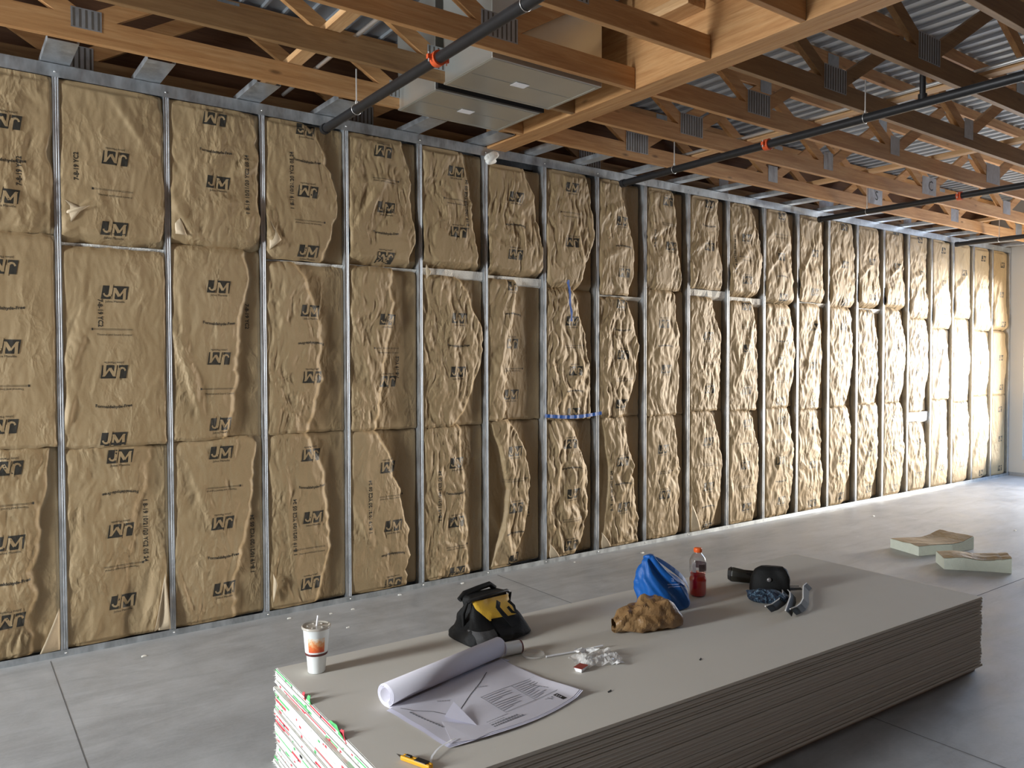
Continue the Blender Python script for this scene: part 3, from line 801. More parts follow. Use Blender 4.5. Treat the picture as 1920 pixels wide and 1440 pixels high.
# ------------------------------------------------------------------ sprinkler pipes
def ring_mb(r, t_, n=20):
    m = MB(); pts = [(r * math.cos(a), 0, r * math.sin(a)) for a in [2 * PI * k / n for k in range(n + 1)]]
    m.tube(pts, t_, 6, caps=False); return m
PX = [1.642, 4.522, 7.635, 10.92]
PN = ['left of the main beam', 'right of the main beam, above the drink bottle side', 'second from the far end wall', 'nearest the far end wall']
PN = ['first from the left', 'second from the left', 'third from the left', 'fourth from the left, small and far']
CPL = [[-1.625], [-1.626], [-1.60], []]
HNG = [[-.585, -2.42], [-.69, -2.405], [-.632], [-.607]]
PZ = 3.40
for k, x in enumerate(PX):
    root = empty('sprinkler_pipe', (x, 0, PZ), 0, 'black steel sprinkler pipe under the trusses, %s' % PN[k], 'pipe', 'sprinkler branch pipes')
    t = MB(); t.tube([(0, -.055, 0), (0, -8.8, 0)], .030, 20); t.build('pipe', M['black_pipe'], root)
    t = MB(); t.tube([(0, -.050, 0), (0, -.09, 0)], .036, 20); t.build('end_cap', M['black_pipe'], root)
    for y in CPL[k]:
        t = MB(); t.tube([(0, y - .022, 0), (0, y + .022, 0)], .042, 20)
        t.box((-.066, y - .010, -.012), (-.040, y + .010, .012)); t.box((.040, y - .010, -.012), (.066, y + .010, .012))
        t.tube([(-.056, y, -.026), (-.056, y, .026)], .0045, 8, 1); t.tube([(.056, y, -.026), (.056, y, .026)], .0045, 8, 1)
        t.build('grooved_coupling', [M['red_paint'], M['zinc']], root, label='orange-red grooved coupling')
    if k == 1:
        t = MB(); t.tube([(0, -2.79, .026), (0, -2.79, .40)], .018, 14); t.tube([(0, -2.79, .02), (0, -2.79, .055)], .027, 14); t.build('riser', M['black_pipe'], root)
    for j, y in enumerate(HNG[k]):
        h = empty('pipe_hanger', (x, y, PZ), 0, 'bright ring hanger holding the %s sprinkler pipe%s' % (['first', 'second', 'third', 'fourth'][k], ['', ', farther from the wall'][j] if len(HNG[k]) > 1 else ''), 'pipe hanger', 'pipe hangers')
        if len(HNG[k]) > 1 and j == 0: h['label'] += ', nearer the wall'
        ring_mb(.0335, .0025).build('ring', M['zinc'], h)
        t = MB(); t.tube([(0, 0, .034), (0, 0, .26)], .0045, 8); t.tube([(0, 0, .034), (0, 0, .052)], .009, 6); t.build('rod', M['zinc'], h)

# ------------------------------------------------------------------ sheet-metal boxes hung between trusses
def duct(x0, x1, y0, y1, z0, z1, label, slot):
    root = empty('duct_box', (x0, y0, z0), 0, label, 'duct box', 'duct boxes between the trusses')
    w, d, h = x1 - x0, y1 - y0, z1 - z0
    t = MB(); t.box((0, 0, 0), (w, d, h)); bevel(t.build('casing', M['duct'], root), .004)
    t = MB()
    for (a, c_) in (((.01, .01), (w - .01, .03)), ((.01, d - .03), (w - .01, d - .01)), ((.01, .03), (.03, d - .03)), ((w - .03, .03), (w - .01, d - .03)), ((.03, d * .5 - .003), (w - .03, d * .5 + .003))):
        t.box((a[0], a[1], -.003), (c_[0], c_[1], -.0002))
    t.build('folded_seam', M['duct'], root)
    t = MB(); t.box((w * .40, d * .42, -.0042), (w * .40 + .105, d * .42 + .07, -.0032)); t.build('paper_label', M['white'], root, label='white paper label')
    if slot:
        t = MB(); t.box((0, -.030, .004), (w + .01, -.004, .055)); t.box((0, -.034, .0), (w + .01, -.030, .060)); t.build('access_rail', M['black_pipe'], root, label='dark slotted rail')
    return root
duct(2.0, 2.84, -.985, -.475, 3.488, 4.12, 'galvanised sheet-metal box with white label between trusses, nearer the stud wall', True)
duct(2.0, 2.84, -1.625, -1.085, 3.488, 4.12, 'galvanised sheet-metal box with white label between trusses, farther from the stud wall', False)

# ------------------------------------------------------------------ blue tape on the wall
root = empty('blue_tape', (3.66, -.035, 1.285), 0, 'blue masking tape stretched across the seventh bay, low on its middle batt', 'tape')
n = 24; t = MB(); t.ribbon([(.655 * i / n - .03, -.004 * math.sin(PI * i / n) + .003 * math.sin(i * 2.3), .012 - .022 * math.sin(PI * i / n)) for i in range(n + 1)], .030, up=(0, -1, 0)); t.build('tape_strip', M['blue_tape'], root)
root = empty('blue_tape', (3.92, -.040, 2.12), 0, 'blue masking tape strip hanging vertically in the seventh bay, near its upper seam', 'tape')
t = MB(); t.ribbon([(-.030 + .040 * i / 14, .006 * math.sin(i), .36 - .36 * i / 14) for i in range(15)], [.022 + .006 * math.sin(i * 1.9) for i in range(15)], up=(0, -1, 0)); t.build('tape_strip', M['blue_tape'], root)
t = MB(); t.ribbon([(-.045, 0, .34), (-.022, -.004, .30), (-.010, -.004, .24)], .018, up=(0, -1, .2)); t.build('tape_tail', M['blue_tape'], root)

# ================================================================== the drywall stack
ZT = .425
NB = 27
TH = ZT / NB
SA = R(-1.6)
SL, SWD = 3.60, 1.235
U = Vector((math.cos(SA), math.sin(SA), 0)); V = Vector((math.sin(SA), -math.cos(SA), 0))
A0 = Vector((.597, -2.000, 0))
M['gypsum'] = plain('gypsum_end', (0.80, 0.79, 0.74), 0.9, 0, 0.08, 40, 0.6, 120)
M['tape_white'] = plain('end_tape_paper', (0.84, 0.84, 0.80), 0.6, 0, 0.04, 20)
M['tape_red'] = plain('end_tape_red', (0.62, 0.06, 0.08), 0.6, 0, 0.12, 30)
M['tape_green'] = plain('end_tape_green', (0.10, 0.50, 0.16), 0.6, 0, 0.12, 30)
rs = random.Random(3)
for i in range(NB):
    z0 = i * TH; top = i == NB - 1
    dx = 0 if top else rs.uniform(-.010, .006) - (.004 if i % 2 else 0); dy = 0 if top else rs.uniform(-.004, .004)
    if i < 2: dx -= 0.0; dy -= .03
    root = empty('drywall_sheet', tuple(A0 + U * dx + V * dy + Vector((0, 0, z0))), SA,
                 'grey gypsum board, topmost of the low stack, bare top face' if top else 'grey gypsum board in the low stack, %s from the floor' % ORD[i] if i < 26 else '', 'drywall sheet', 'gypsum boards in the stack')
    L = SL + rs.uniform(-.004, .006)
    c_ = .0048; h = TH - .0009
    # section across the width (y from 0 to -SWD), factory-rounded long edges
    sec = [(0, c_ * 1.6), (0, h - c_ * 1.6), (-c_, h - .0004), (-.03, h), (-SWD + .03, h), (-SWD + c_, h - .0004), (-SWD, h - c_ * 1.9), (-SWD, c_ * 1.9), (-SWD + c_, 0), (-c_, 0)]
    vs = [(0, y, z) for y, z in sec] + [(L, y, z) for y, z in sec]; n = len(sec)
    t = MB(); t.add(vs, [(k, k + n, (k + 1) % n + n, (k + 1) % n) for k in range(n)])
    # ragged white core at both ends
    for side in (0, 1):
        ny = 90; va = []; fa = []
        for k in range(ny + 1):
            y = -SWD * k / ny; o_ = rs.uniform(.0, .0035) * (-1 if side == 0 else 1); xx = 0 if side == 0 else L
            va += [(xx, y, .0006), (xx, y, h - .0006), (xx + o_, y, .003), (xx + o_ * rs.uniform(.4, 1), y, h - .003)]
        for k in range(ny):
            a = 4 * k
            fa += [(a, a + 4, a + 6, a + 2), (a + 2, a + 6, a + 7, a + 3), (a + 3, a + 7, a + 5, a + 1)]
        t.add(va, fa if side else [tuple(reversed(f)) for f in fa], 1)
    t.build('board', [M['drywall'], M['gypsum']], root)
    # printed paper end tape on this board's end
    tp = MB(); y = -.004
    while y > -SWD + .01:
        ln = rs.uniform(.03, .30); e = max(y - ln, -SWD + .004); r_ = rs.random(); mi = 1 if r_ < .12 else (2 if r_ < .22 else 0)
        g_ = rs.uniform(0, .0016)
        tp.box((-.0048 - g_, e, .0008), (-.0038, y, h - .0008), 0)
        if mi:
            hh = h * rs.uniform(.3, .8); zz = rs.uniform(.001, h - hh - .001); tp.box((-.0054 - g_, e, zz), (-.0046 - g_, y, zz + hh), mi)
        y = e
    for k in range(6):
        ya = -rs.uniform(.02, SWD - .05); s_ = rs.uniform(.003, .010)
        tp.box((-.0074, ya - s_ * rs.uniform(1, 3), .002), (-.0066, ya, .002 + s_), rs.choice([1, 1, 0, 2, 3]))
    # torn fringe at the far corner
    for k in range(5):
        ya = rs.uniform(-.05, .0); tp.add([(-.004, ya, .002), (-.004, ya - .014, .004), (-.004 - rs.uniform(.006, .016), ya + rs.uniform(-.004, .012), rs.uniform(.002, h)), (-.006, ya, .005)], [(0, 1, 2), (2, 1, 3)], 0)
    tp.build('end_tape', [M['tape_white'], M['tape_red'], M['tape_green'], M['black']], root, label='white end tape printed red and green')
    if top:
        # torn tape tabs standing above the edge
        for (yy, ww, hh, mi) in ((-.335, .045, .020, 1), (-.39, .055, .030, 2), (-.62, .15, .012, 2), (-.73, .060, .024, 1)):
            tt = MB(); m_ = 8; va = []
            for k in range(m_ + 1):
                a = k / m_; tz = hh * math.sin(PI * min(1, .15 + a * .8)) * (0.8 + .2 * math.sin(k * 2.1))
                va += [(-.0055, yy - ww * a, h * .3), (-.004 + .006 * math.sin(a * 5), yy - ww * a, h + tz)]
            tt.add(va, [(2 * k, 2 * k + 2, 2 * k + 3, 2 * k + 1) for k in range(m_)])
            o = tt.build('torn_tape_tab', [M['tape_red'] if mi == 1 else M['tape_green']], root, label='torn %s tape tab' % ('red' if mi == 1 else 'green'))
            sm = o.modifiers.new('s', 'SOLIDIFY'); sm.thickness = .0008

# ================================================================== things on the stack
def facet(p, seed, s):
    return float(tri_noise(np.array([p[0] * s + p[2] * s * .7]), np.array([p[1] * s - p[2] * s * .4 + .3]), seed)[0])

# --- drink cup
M['cup'] = plain('cup_card', (0.86, 0.89, 0.88), 0.35, 0, 0.02)
M['cup_band'] = plain('brown_print', (0.12, 0.022, 0.018), 0.4)
n = NT('flame_print'); c = n.coord((1, 1, 1), rnd=False)
sx = n.node('ShaderNodeSeparateXYZ'); n.l.new(c, sx.inputs[0])
f = n.noise(c, 90, 4, .6); hz = n.rng(sx.outputs['Z'], .095, .158, 0.0, 1.0)
ad = n.node('ShaderNodeMath', operation='ADD'); n.l.new(hz, ad.inputs[0]); n.l.new(n.rng(f, .2, .8, -.35, .35), ad.inputs[1])
n.set(Base_Color=n.ramp(ad.outputs[0], [(0.0, (.70, .09, .03)), (.3, (.80, .17, .04)), (.62, (.85, .42, .18)), (1.0, (.86, .80, .70))]), Roughness=.4)
M['flame'] = n.m
M['lid'] = plain('cup_lid_plastic', (0.50, 0.46, 0.40), 0.22, 0, 0.05)
root = empty('drink_cup', (.722, -2.140, ZT), 0, 'tall white paper drink cup with orange picture and brown band', 'cup')
t = MB(); t.disc(.034, .003, flip=True)
t.lathe([(.034, .003), (.0355, 0), (.0365, .002), (.0425, .0755), (.0465, .080), (.0475, .088), (.0555, .186), (.0595, .189), (.0610, .193), (.0600, .197), (.055, .198)], 56); t.build('cup_body', M['cup'], root)
t = MB(); t.lathe([(.0469, .078), (.0478, .0815), (.0482, .0875), (.0478, .0882)], 56); t.build('printed_band', M['cup_band'], root, label='dark brown band')
th0 = math.atan2(-3.2, -1.27)
t = MB(); vs = []; m_ = 12
for j in range(7):
    z = .095 + .062 * j / 6; rad = .0475 + (z - .088) * (.008 / .098) + .0004
    for k in range(m_ + 1):
        a = th0 - .72 + 1.44 * k / m_; vs.append((rad * math.cos(a), rad * math.sin(a), z))
t.add(vs, [(j * (m_ + 1) + k, j * (m_ + 1) + k + 1, (j + 1) * (m_ + 1) + k + 1, (j + 1) * (m_ + 1) + k) for j in range(6) for k in range(m_)], 0, True); t.build('printed_picture', M['flame'], root, label='orange and red printed picture')
t = MB(); t.lathe([(.0605, .190), (.0618, .194), (.0612, .199), (.0575, .201), (.054, .196), (.050, .1955), (.0001, .1965)], 56)
for a in (.4, 1.5, 2.7, 3.9, 5.2): t.lathe([(.007, .196), (.006, .1985), (.0001, .199)], 14, 0, (.034 * math.cos(a), .034 * math.sin(a)))
t.build('lid', M['lid'], root)
t = MB(); t.tube([(0.001, 0, .190), (.010, .004, .238)], .0042, 12); t.build('straw', M['white'], root)

# --- rolled construction drawings with the lowest sheets opened out
M['paper'] = plain('drawing_paper', (0.62, 0.60, 0.66), 0.75, 0, 0.02, 6)
M['paper_in'] = plain('drawing_paper_edges', (0.78, 0.77, 0.90), 0.7, 0, 0.03, 60)
M['print'] = plain('drawing_print', (0.20, 0.20, 0.22), 0.7); M['print_l'] = plain('faint_drawing_print', (0.44, 0.43, 0.47), 0.7)
RA = math.atan2(.165, .655)
root = empty('construction_drawings', (.800, -2.640, ZT), RA, 'thick roll of white construction drawings lying on its opened bottom sheets', 'drawings')
RL = .665; rc = (.0, .0475)
t = MB(); pr = []
turns = 4.4; N_ = int(turns * 30)
for k in range(N_ + 1):
    a = k / N_; ang = -PI / 2 + a * turns * 2 * PI
    rad = .0455 - .0185 * a + .0012 * math.sin(ang * 1.0)
    pr.append((math.cos(ang) * rad * (1 + .04 * math.cos(ang)), .0475 + math.sin(ang) * rad * .98))
# y grows away from the camera in this frame: the sheet leaves the roll towards the camera at its foot
pr = [(-.060, .0032)] + [(-.030, .0026)] + pr
for th_, mi, x0, x1 in ((0.0009, 0, 0, RL),):
    vs = []; m2 = len(pr)
    for x in (x0, x1):
        for j, (y, z) in enumerate(pr):
            tx = (x + (0.010 * math.sin(j * .9) if False else 0)) + (.004 * j / m2 if x else -.004 * (j / m2))
            vs.append((tx, y, z))
    t.add(vs, [(j, j + 1, m2 + j + 1, m2 + j) for j in range(m2 - 1)], 0, True)
o = t.build('paper_roll', [M['paper'], M['paper_in'], M['paper_in']], root)
sm = o.modifiers.new('s', 'SOLIDIFY'); sm.thickness = .0016; sm.offset = 0; sm.material_offset_rim = 1
# packed inner layers seen at the roll ends
for k, (r1, r2) in enumerate(((.0445, .0400), (.0385, .0345), (.0330, .0290))):
    t = MB(); vs = []; m_ = 44
    for x in (.0015, RL - .0015):
        for rad in (r1, r2):
            vs += [(x, rad * math.cos(2 * PI * j / m_), .0475 + rad * .98 * math.sin(2 * PI * j / m_)) for j in range(m_)]
    for j in range(m_):
        a, b_ = j, (j + 1) % m_
        t.add([vs[a], vs[b_], vs[m_ + b_], vs[m_ + a]], [(0, 1, 2, 3)], 0); t.add([vs[2 * m_ + a], vs[2 * m_ + b_], vs[3 * m_ + b_], vs[3 * m_ + a]], [(3, 2, 1, 0)], 0)
    t.build('layered_paper_end', M['paper_in'], root)
# open sheets
def sheet_xy(u, v):
    # u across (left to right), v from roll to camera edge; corners measured on the board
    TL = (-.004, -.030); TR = (.640, -.030); BL = (-.058, -.405); BR = (.570, -.505)
    x = (TL[0] * (1 - u) + TR[0] * u) * (1 - v) + (BL[0] * (1 - u) + BR[0] * u) * v
    y = (TL[1] * (1 - u) + TR[1] * u) * (1 - v) + (BL[1] * (1 - u) + BR[1] * u) * v
    y += -.045 * math.sin(PI * u) * v * v * (1 if u < .8 else 1)
    x -= .014 * math.sin(PI * v) * u
    return x, y
def sheet_z(u, v): return .0066 + .0018 * math.sin(u * 9 + v * 5) + .0012 * math.sin(v * 13 + u * 3) + .004 * max(0, v - .85) * (1 + math.sin(u * 12)) + (.012 * max(0, u - .93) / .07 * v)
for k in range(3):
    t = MB(); nu, nv = 48, 30; vs = []
    for j in range(nv + 1):
        for i_ in range(nu + 1):
            u_, v_ = i_ / nu, j / nv
            x, y = sheet_xy(u_, v_); s_ = 1 + .0
            vs.append((x + (-.010 * k) * (1 - u_) + .004 * k * u_, y - .006 * k * v_, sheet_z(u_, v_) - .0011 * k))
    t.add(vs, [(j * (nu + 1) + i_, (j + 1) * (nu + 1) + i_, (j + 1) * (nu + 1) + i_ + 1, j * (nu + 1) + i_ + 1) for j in range(nv) for i_ in range(nu)], 0, True)
    if k == 0:
        def pt(x, y):
            # invert sheet_xy approximately for the height
            v_ = min(1, max(0, (-.03 - y) / .45)); u_ = min(1, max(0, (x + .03) / .63)); return (x, y, sheet_z(u_, v_) + .0011)
        cs, sn = math.cos(-RA), math.sin(-RA)
        def loc(X, Y):
            a, b_ = X - .800, Y + 2.640; return (a * cs - b_ * sn, a * sn + b_ * cs)
        def line(P, w, mi, n=14):
            P = [loc(*p) for p in P]; pts = []
            for a, b_ in zip(P[:-1], P[1:]):
                for q in range(n): pts.append(pt(a[0] + (b_[0] - a[0]) * q / n, a[1] + (b_[1] - a[1]) * q / n))
            pts.append(pt(*P[-1]))
            t.ribbon(pts, w, mi=mi, thick=.0003)
        line([(.831, -2.700), (.861, -2.746), (.922, -2.791), (.953, -2.845)], .0022, 1)
        line([(1.294, -2.600), (1.204, -2.68), (1.119, -2.745), (1.004, -2.846)], .0026, 1)
        bxs = [(1.133, -2.797), (1.427, -2.757), (1.425, -2.917), (1.137, -2.961)]
        line(bxs + [bxs[0]], .0016, 3); line([(1.295, -2.779), (1.297, -2.941)], .0016, 3)
        rq = random.Random(5)
        for q in range(9):
            f_ = .08 + .1 * q; a = (bxs[0][0] + .006, bxs[0][1] + (bxs[3][1] - bxs[0][1]) * f_); b_ = (1.29, -2.779 - .162 * f_)
            line([a, (a[0] + (b_[0] - a[0]) * rq.uniform(.4, .95), a[1] + (b_[1] - a[1]) * .9)], .004, 2, 4)
            a = (1.303, -2.779 - .160 * f_); b_ = (1.42, -2.760 - .155 * f_)
            line([a, (a[0] + (b_[0] - a[0]) * rq.uniform(.4, .95), a[1] + (b_[1] - a[1]) * .9)], .004, 2, 4)
        for q in range(4):       # heading lines in the corner, as runs of short dashes
            y0 = -2.985 - .016 * q; x_ = 1.035
            while x_ < (1.13, 1.10, 1.16, 1.18)[q]:
                l_ = rq.uniform(.006, .012); line([(x_, y0 + (x_ - 1.03) * .1), (x_ + l_, y0 + (x_ + l_ - 1.03) * .1)], (.004, .005, .008, .009)[q], 2 if q < 2 else 3, 1); x_ += l_ + .003
        x_, y_ = .845, -2.75
        while y_ > -2.93:
            line([(x_, y_), (x_ + .002, y_ - .011)], .008, 3, 1); y_ -= .015; x_ += .0035
        for (xa, ya) in ((1.17, -2.70), (.98, -2.72)):
            for q in range(5): line([(xa + q * .009, ya - q * .004), (xa + q * .009 + .006, ya - q * .004 - .003)], .010, 2, 1)
        for q in range(7): line([(1.37 + q * .006, -2.80 - q * .011), (1.374 + q * .006, -2.808 - q * .011)], .004, 3, 1)
        lg = [(1.380, -2.943), (1.399, -2.945), (1.407, -2.993), (1.383, -3.004)]
        line([(1.389, -2.944), (1.395, -2.999)], .022, 1, 3)
        for q in range(4): line([(1.389 + q * .0015, -2.952 - q * .011), (1.390 + q * .0015, -2.957 - q * .011)], .011, 0, 1)
        line([(1.33, -2.955), (1.362, -2.968)], .0012, 1, 2); line([(1.345, -2.950), (1.352, -2.975)], .0012, 1, 2); line([(1.362, -2.955), (1.366, -2.958)], .005, 1, 1)
        o = t.build('open_sheet', [M['paper'], M['black'], M['print_l'], M['print']], root, label='printed sheet, uppermost of the opened ones')
    else: o = t.build('open_sheet', [M['paper_in'] if k else M['paper']], root)
# folded-over corner flap
fp = [loc(*p) for p in ((.919, -2.878), (1.000, -2.811), (.992, -2.985))]
t = MB(); t.add([(fp[0][0], fp[0][1], .020), (fp[1][0], fp[1][1], .032), (fp[2][0], fp[2][1], .008), (fp[0][0] + .03, fp[0][1] - .01, .012)], [(0, 2, 1), (0, 3, 2)])
o = t.build('folded_corner', M['paper_in'], root, label='white folded paper corner'); sm = o.modifiers.new('s', 'SOLIDIFY'); sm.thickness = .0008
t = MB(); q = [loc(*p) for p in ((.905, -2.885), (.992, -2.987), (1.10, -3.045), (.93, -3.075), (.85, -3.045))]
va = [(q[0][0], q[0][1], .0075), (q[1][0], q[1][1], .0085), (q[2][0], q[2][1], .0075), (q[3][0], q[3][1], .010), (q[4][0], q[4][1], .0075)]
t.add(va, [(0, 4, 3), (0, 3, 1), (1, 3, 2)]); o = t.build('crumpled_corner', M['paper'], root); sm = o.modifiers.new('s', 'SOLIDIFY'); sm.thickness = .0008

root = empty('paper_strip', (.853, -3.038, ZT), 0, 'thin white paper strip curling off the drawings towards the yellow knife', 'strip')
t = MB(); t.ribbon([(.02, .004, .012), (0, 0, .014), (-.025, -.005, .012), (-.053, -.014, .012), (-.080, -.030, .012), (-.106, -.048, .009), (-.125, -.070, .006), (-.139, -.095, .003)], .007, up=[(0, 0, 1)] * 4 + [(.3, .3, 1)] * 4); t.build('strip', M['white'], root)

# --- yellow utility knife at the near edge
M['yellow'] = plain('yellow_plastic', (0.80, 0.40, 0.02), 0.4, 0, 0.06); M['blade'] = plain('knife_blade', (0.35, 0.36, 0.38), 0.3, 0.9); M['blk_plastic'] = plain('black_plastic', (0.015, 0.015, 0.016), 0.42)
root = empty('utility_knife', (.664, -3.030, ZT), math.atan2(-.126, .048), 'yellow and black utility knife at the near left corner of the boards', 'knife')
t = MB(); t.box((.0, -.0115, .001), (.125, -.001, .017)); t.box((.002, .001, .001), (.125, .0115, .017)); bevel(t.build('handle', M['yellow'], root), .004, 3)
t = MB(); t.box((.018, -.006, .0165), (.040, .006, .0215)); t.box((.060, -.012, .0165), (.110, .012, .0190)); bevel(t.build('slider', M['blk_plastic'], root), .002)
t = MB(); t.add([(-.030, .005, .008), (.0, -.008, .008), (.0, .009, .008), (-.030, .005, .0086), (0, -.008, .0086), (0, .009, .0086)], [(0, 2, 1), (3, 4, 5), (0, 1, 4, 3), (1, 2, 5, 4), (2, 0, 3, 5)]); t.build('blade', M['blade'], root)

# --- lofted, creased soft things
def loft(name, rings, mat, parent, seed, amp, freq, close=True, caps=(True, True), smooth=True, sub=0, fine=0.0):
    n = len(rings[0]); t = MB(); vs = []
    for ri, rg in enumerate(rings):
        for p in rg:
            p = Vector(p)
            c_ = sum((Vector(a) for a in rg), Vector()) / n
            d = (p - c_); L_ = d.length
            if L_ > 1e-5: d /= L_
            k = min(1.0, max(0.15, p.z / .03)) if p.z < .03 else 1
            q = p + d * (facet(p, seed, freq) * amp + facet(p, seed + 4, freq * 2.6) * (amp * .45 + fine)) * k
            q.z = max(q.z, .0008)
            vs.append(q)
    fs = []
    for i in range(len(rings) - 1):
        for k in range(n):
            fs.append((i * n + k, i * n + (k + 1) % n, (i + 1) * n + (k + 1) % n, (i + 1) * n + k))
    t.add(vs, fs, 0, smooth)
    if caps[0]: t.add(vs[:n], [tuple(reversed(range(n)))], 0)
    if caps[1]: t.add(vs[-n:], [tuple(range(n))], 0)
    o = t.build(name, mat, parent)
    if sub: subsurf(o, sub)
    return o
def rrect(cx, cy, z, a, b_, n=48, e=4.0, tilt=0.0):
    """superellipse ring"""
    out = []
    for k in range(n):
        th = 2 * PI * k / n; c_, s_ = math.cos(th), math.sin(th)
        x = a * math.copysign(abs(c_) ** (2 / e), c_); y = b_ * math.copysign(abs(s_) ** (2 / e), s_)
        out.append((cx + x, cy + y, z + tilt * x))
    return out
def interp_rings(keys, n):
    out = []
    for i in range(n + 1):
        f_ = i / n * (len(keys) - 1); k = min(int(f_), len(keys) - 2); a = f_ - k
        p0 = keys[max(k - 1, 0)]; p1 = keys[k]; p2 = keys[k + 1]; p3 = keys[min(k + 2, len(keys) - 1)]
        out.append([p1[j] * (1 - a) + p2[j] * a + .5 * a * (1 - a) * ((1 - a) * ((p2[j] - p0[j]) - 2 * (p2[j] - p1[j]) + (p2[j] - p1[j])) * 1.0 - 0) * .3 for j in range(len(p1))])
    return out

M['black_cloth'] = plain('black_nylon', (0.010, 0.010, 0.010), 0.62, 0, 0.3, 8, 0.5, 300)
M['black_cloth'].node_tree.nodes['Principled BSDF'].inputs['Specular IOR Level'].default_value = .22
M['grey_cloth'] = plain('dark_grey_nylon', (0.055, 0.053, 0.053), 0.7, 0, 0.2, 8, 0.5, 300)
M['yellow_cloth'] = plain('yellow_nylon', (0.78, 0.47, 0.05), 0.5, 0, 0.1, 12, 0.5, 200)
# --- open-mouth tool bag
root = empty('tool_bag', (1.580, -2.205, ZT), R(3), 'black and yellow gate-mouth tool bag standing behind the roll of drawings', 'tool bag')
keys = [  # z, cx, cy, half length, half width, squareness
    (.000, 0.0, 0.0, .178, .118, 5), (.010, 0.0, 0.0, .190, .128, 5), (.045, 0.0, .0, .180, .124, 4), (.085, .002, .012, .150, .100, 4), (.125, .004, .030, .128, .074, 4), (.160, .006, .045, .120, .055, 4), (.185, .008, .052, .114, .046, 5), (.192, .008, .054, .104, .040, 5)]
kk = interp_rings(keys, 26)
rings = [rrect(k[1], k[2], k[0], k[3], k[4], 72, k[5]) for k in kk]
def bagfold(p, mouth=.19):
    return p
for i_, rg in enumerate(rings):      # end gussets fold inwards half way up
    for j, p in enumerate(rg):
        x, y, z = p; e_ = max(0, (abs(x) / kk[i_][3] - .75) / .25); g_ = math.exp(-((y - kk[i_][2]) / .03) ** 2)
        rg[j] = (x - math.copysign(.035 * e_ * g_ * math.sin(PI * min(1, z / .19)), x), y - .012 * math.sin(z * 60 + x * 14) * math.sin(PI * min(1, z / .19)), z)
loft('bag_body', rings, M['black_cloth'], root, 21, .009, 17, caps=(True, True), fine=.002)
def side_panel(name, mat, x0, x1, z0, z1, off, parent, label=None, prof=None):
    t = MB(); nu, nv = 20, 12; vs = []
    for j in range(nv + 1):
        z = z0 + (z1 - z0) * j / nv; k = np.interp(z, [q[0] for q in kk], range(len(kk))); i0 = min(int(k), len(kk) - 2); a = k - i0
        K = [kk[i0][q] * (1 - a) + kk[i0 + 1][q] * a for q in range(6)]
        for i_ in range(nu + 1):
            xx0 = x0 if prof is None else prof(z)[0]; xx1 = x1 if prof is None else prof(z)[1]
            x = xx0 + (xx1 - xx0) * i_ / nu; rx = min(.999, abs(x - K[1]) / K[3]); y = K[2] - K[4] * (1 - rx ** K[5]) ** (1 / K[5])
            y -= .012 * math.sin(z * 60 + x * 14) * math.sin(PI * min(1, z / .19))
            vs.append((x, y - off - .003 * facet((x, z, 0), 9, 30), z))
    t.add(vs, [(j * (nu + 1) + i_, j * (nu + 1) + i_ + 1, (j + 1) * (nu + 1) + i_ + 1, (j + 1) * (nu + 1) + i_) for j in range(nv) for i_ in range(nu)], 0, True)
    return t.build(name, mat, parent, label=label)
side_panel('yellow_panel', M['yellow_cloth'], 0, 0, .098, .182, .0125, root, 'yellow fabric panel', prof=lambda z: (-.105 + max(0, .150 - z) * .9, .112 - max(0, .150 - z) * .4))
side_panel('front_pocket', M['black_cloth'], -.05, .105, .012, .105, .0140, root)
side_panel('side_pocket', M['grey_cloth'], -.165, -.062, .010, .070, .0130, root, 'dark grey side pocket')
t = MB(); t.tube([(-.125, .010, .178), (-.115, .004, .187), (.0, -.002, .196), (.108, .004, .196), (.128, .012, .184)], .0085, 12); t.build('mouth_bar', M['blk_plastic'], root)
t = MB(); t.tube([(-.118, .090, .172), (-.085, .095, .196), (.0, .098, .206), (.070, .098, .214), (.100, .094, .190)], .014, 12); t.build('rear_handle', M['black_cloth'], root)
for sx_ in (-.128, .134):
    t = MB(); t.tube([(sx_, .008, .182), (sx_ * 1.06, .035, .12), (sx_ * 1.12, .02, .05)], [.006, .010, .006], 8); t.build('zipper_edge', M['black_cloth'], root)
t = MB(); t.ribbon([(.020, -.040, .168), (-.004, -.066, .150), (.010, -.092, .120), (.036, -.108, .085), (.060, -.118, .050)], .024, up=(0, -1, .5), thick=.003); t.build('front_strap', M['black_cloth'], root)
t = MB(); t.ribbon([(.078, -.044, .162), (.092, -.070, .140), (.088, -.090, .112), (.070, -.084, .118), (.060, -.062, .140)], .014, up=(0, -1, .4), thick=.003); t.build('front_strap', M['black_cloth'], root)
for (x, y) in ((-.155, -.118), (-.06, -.126)):
    t = MB(); t.lathe([(.0001, .0), (.0001, .0)], 3)

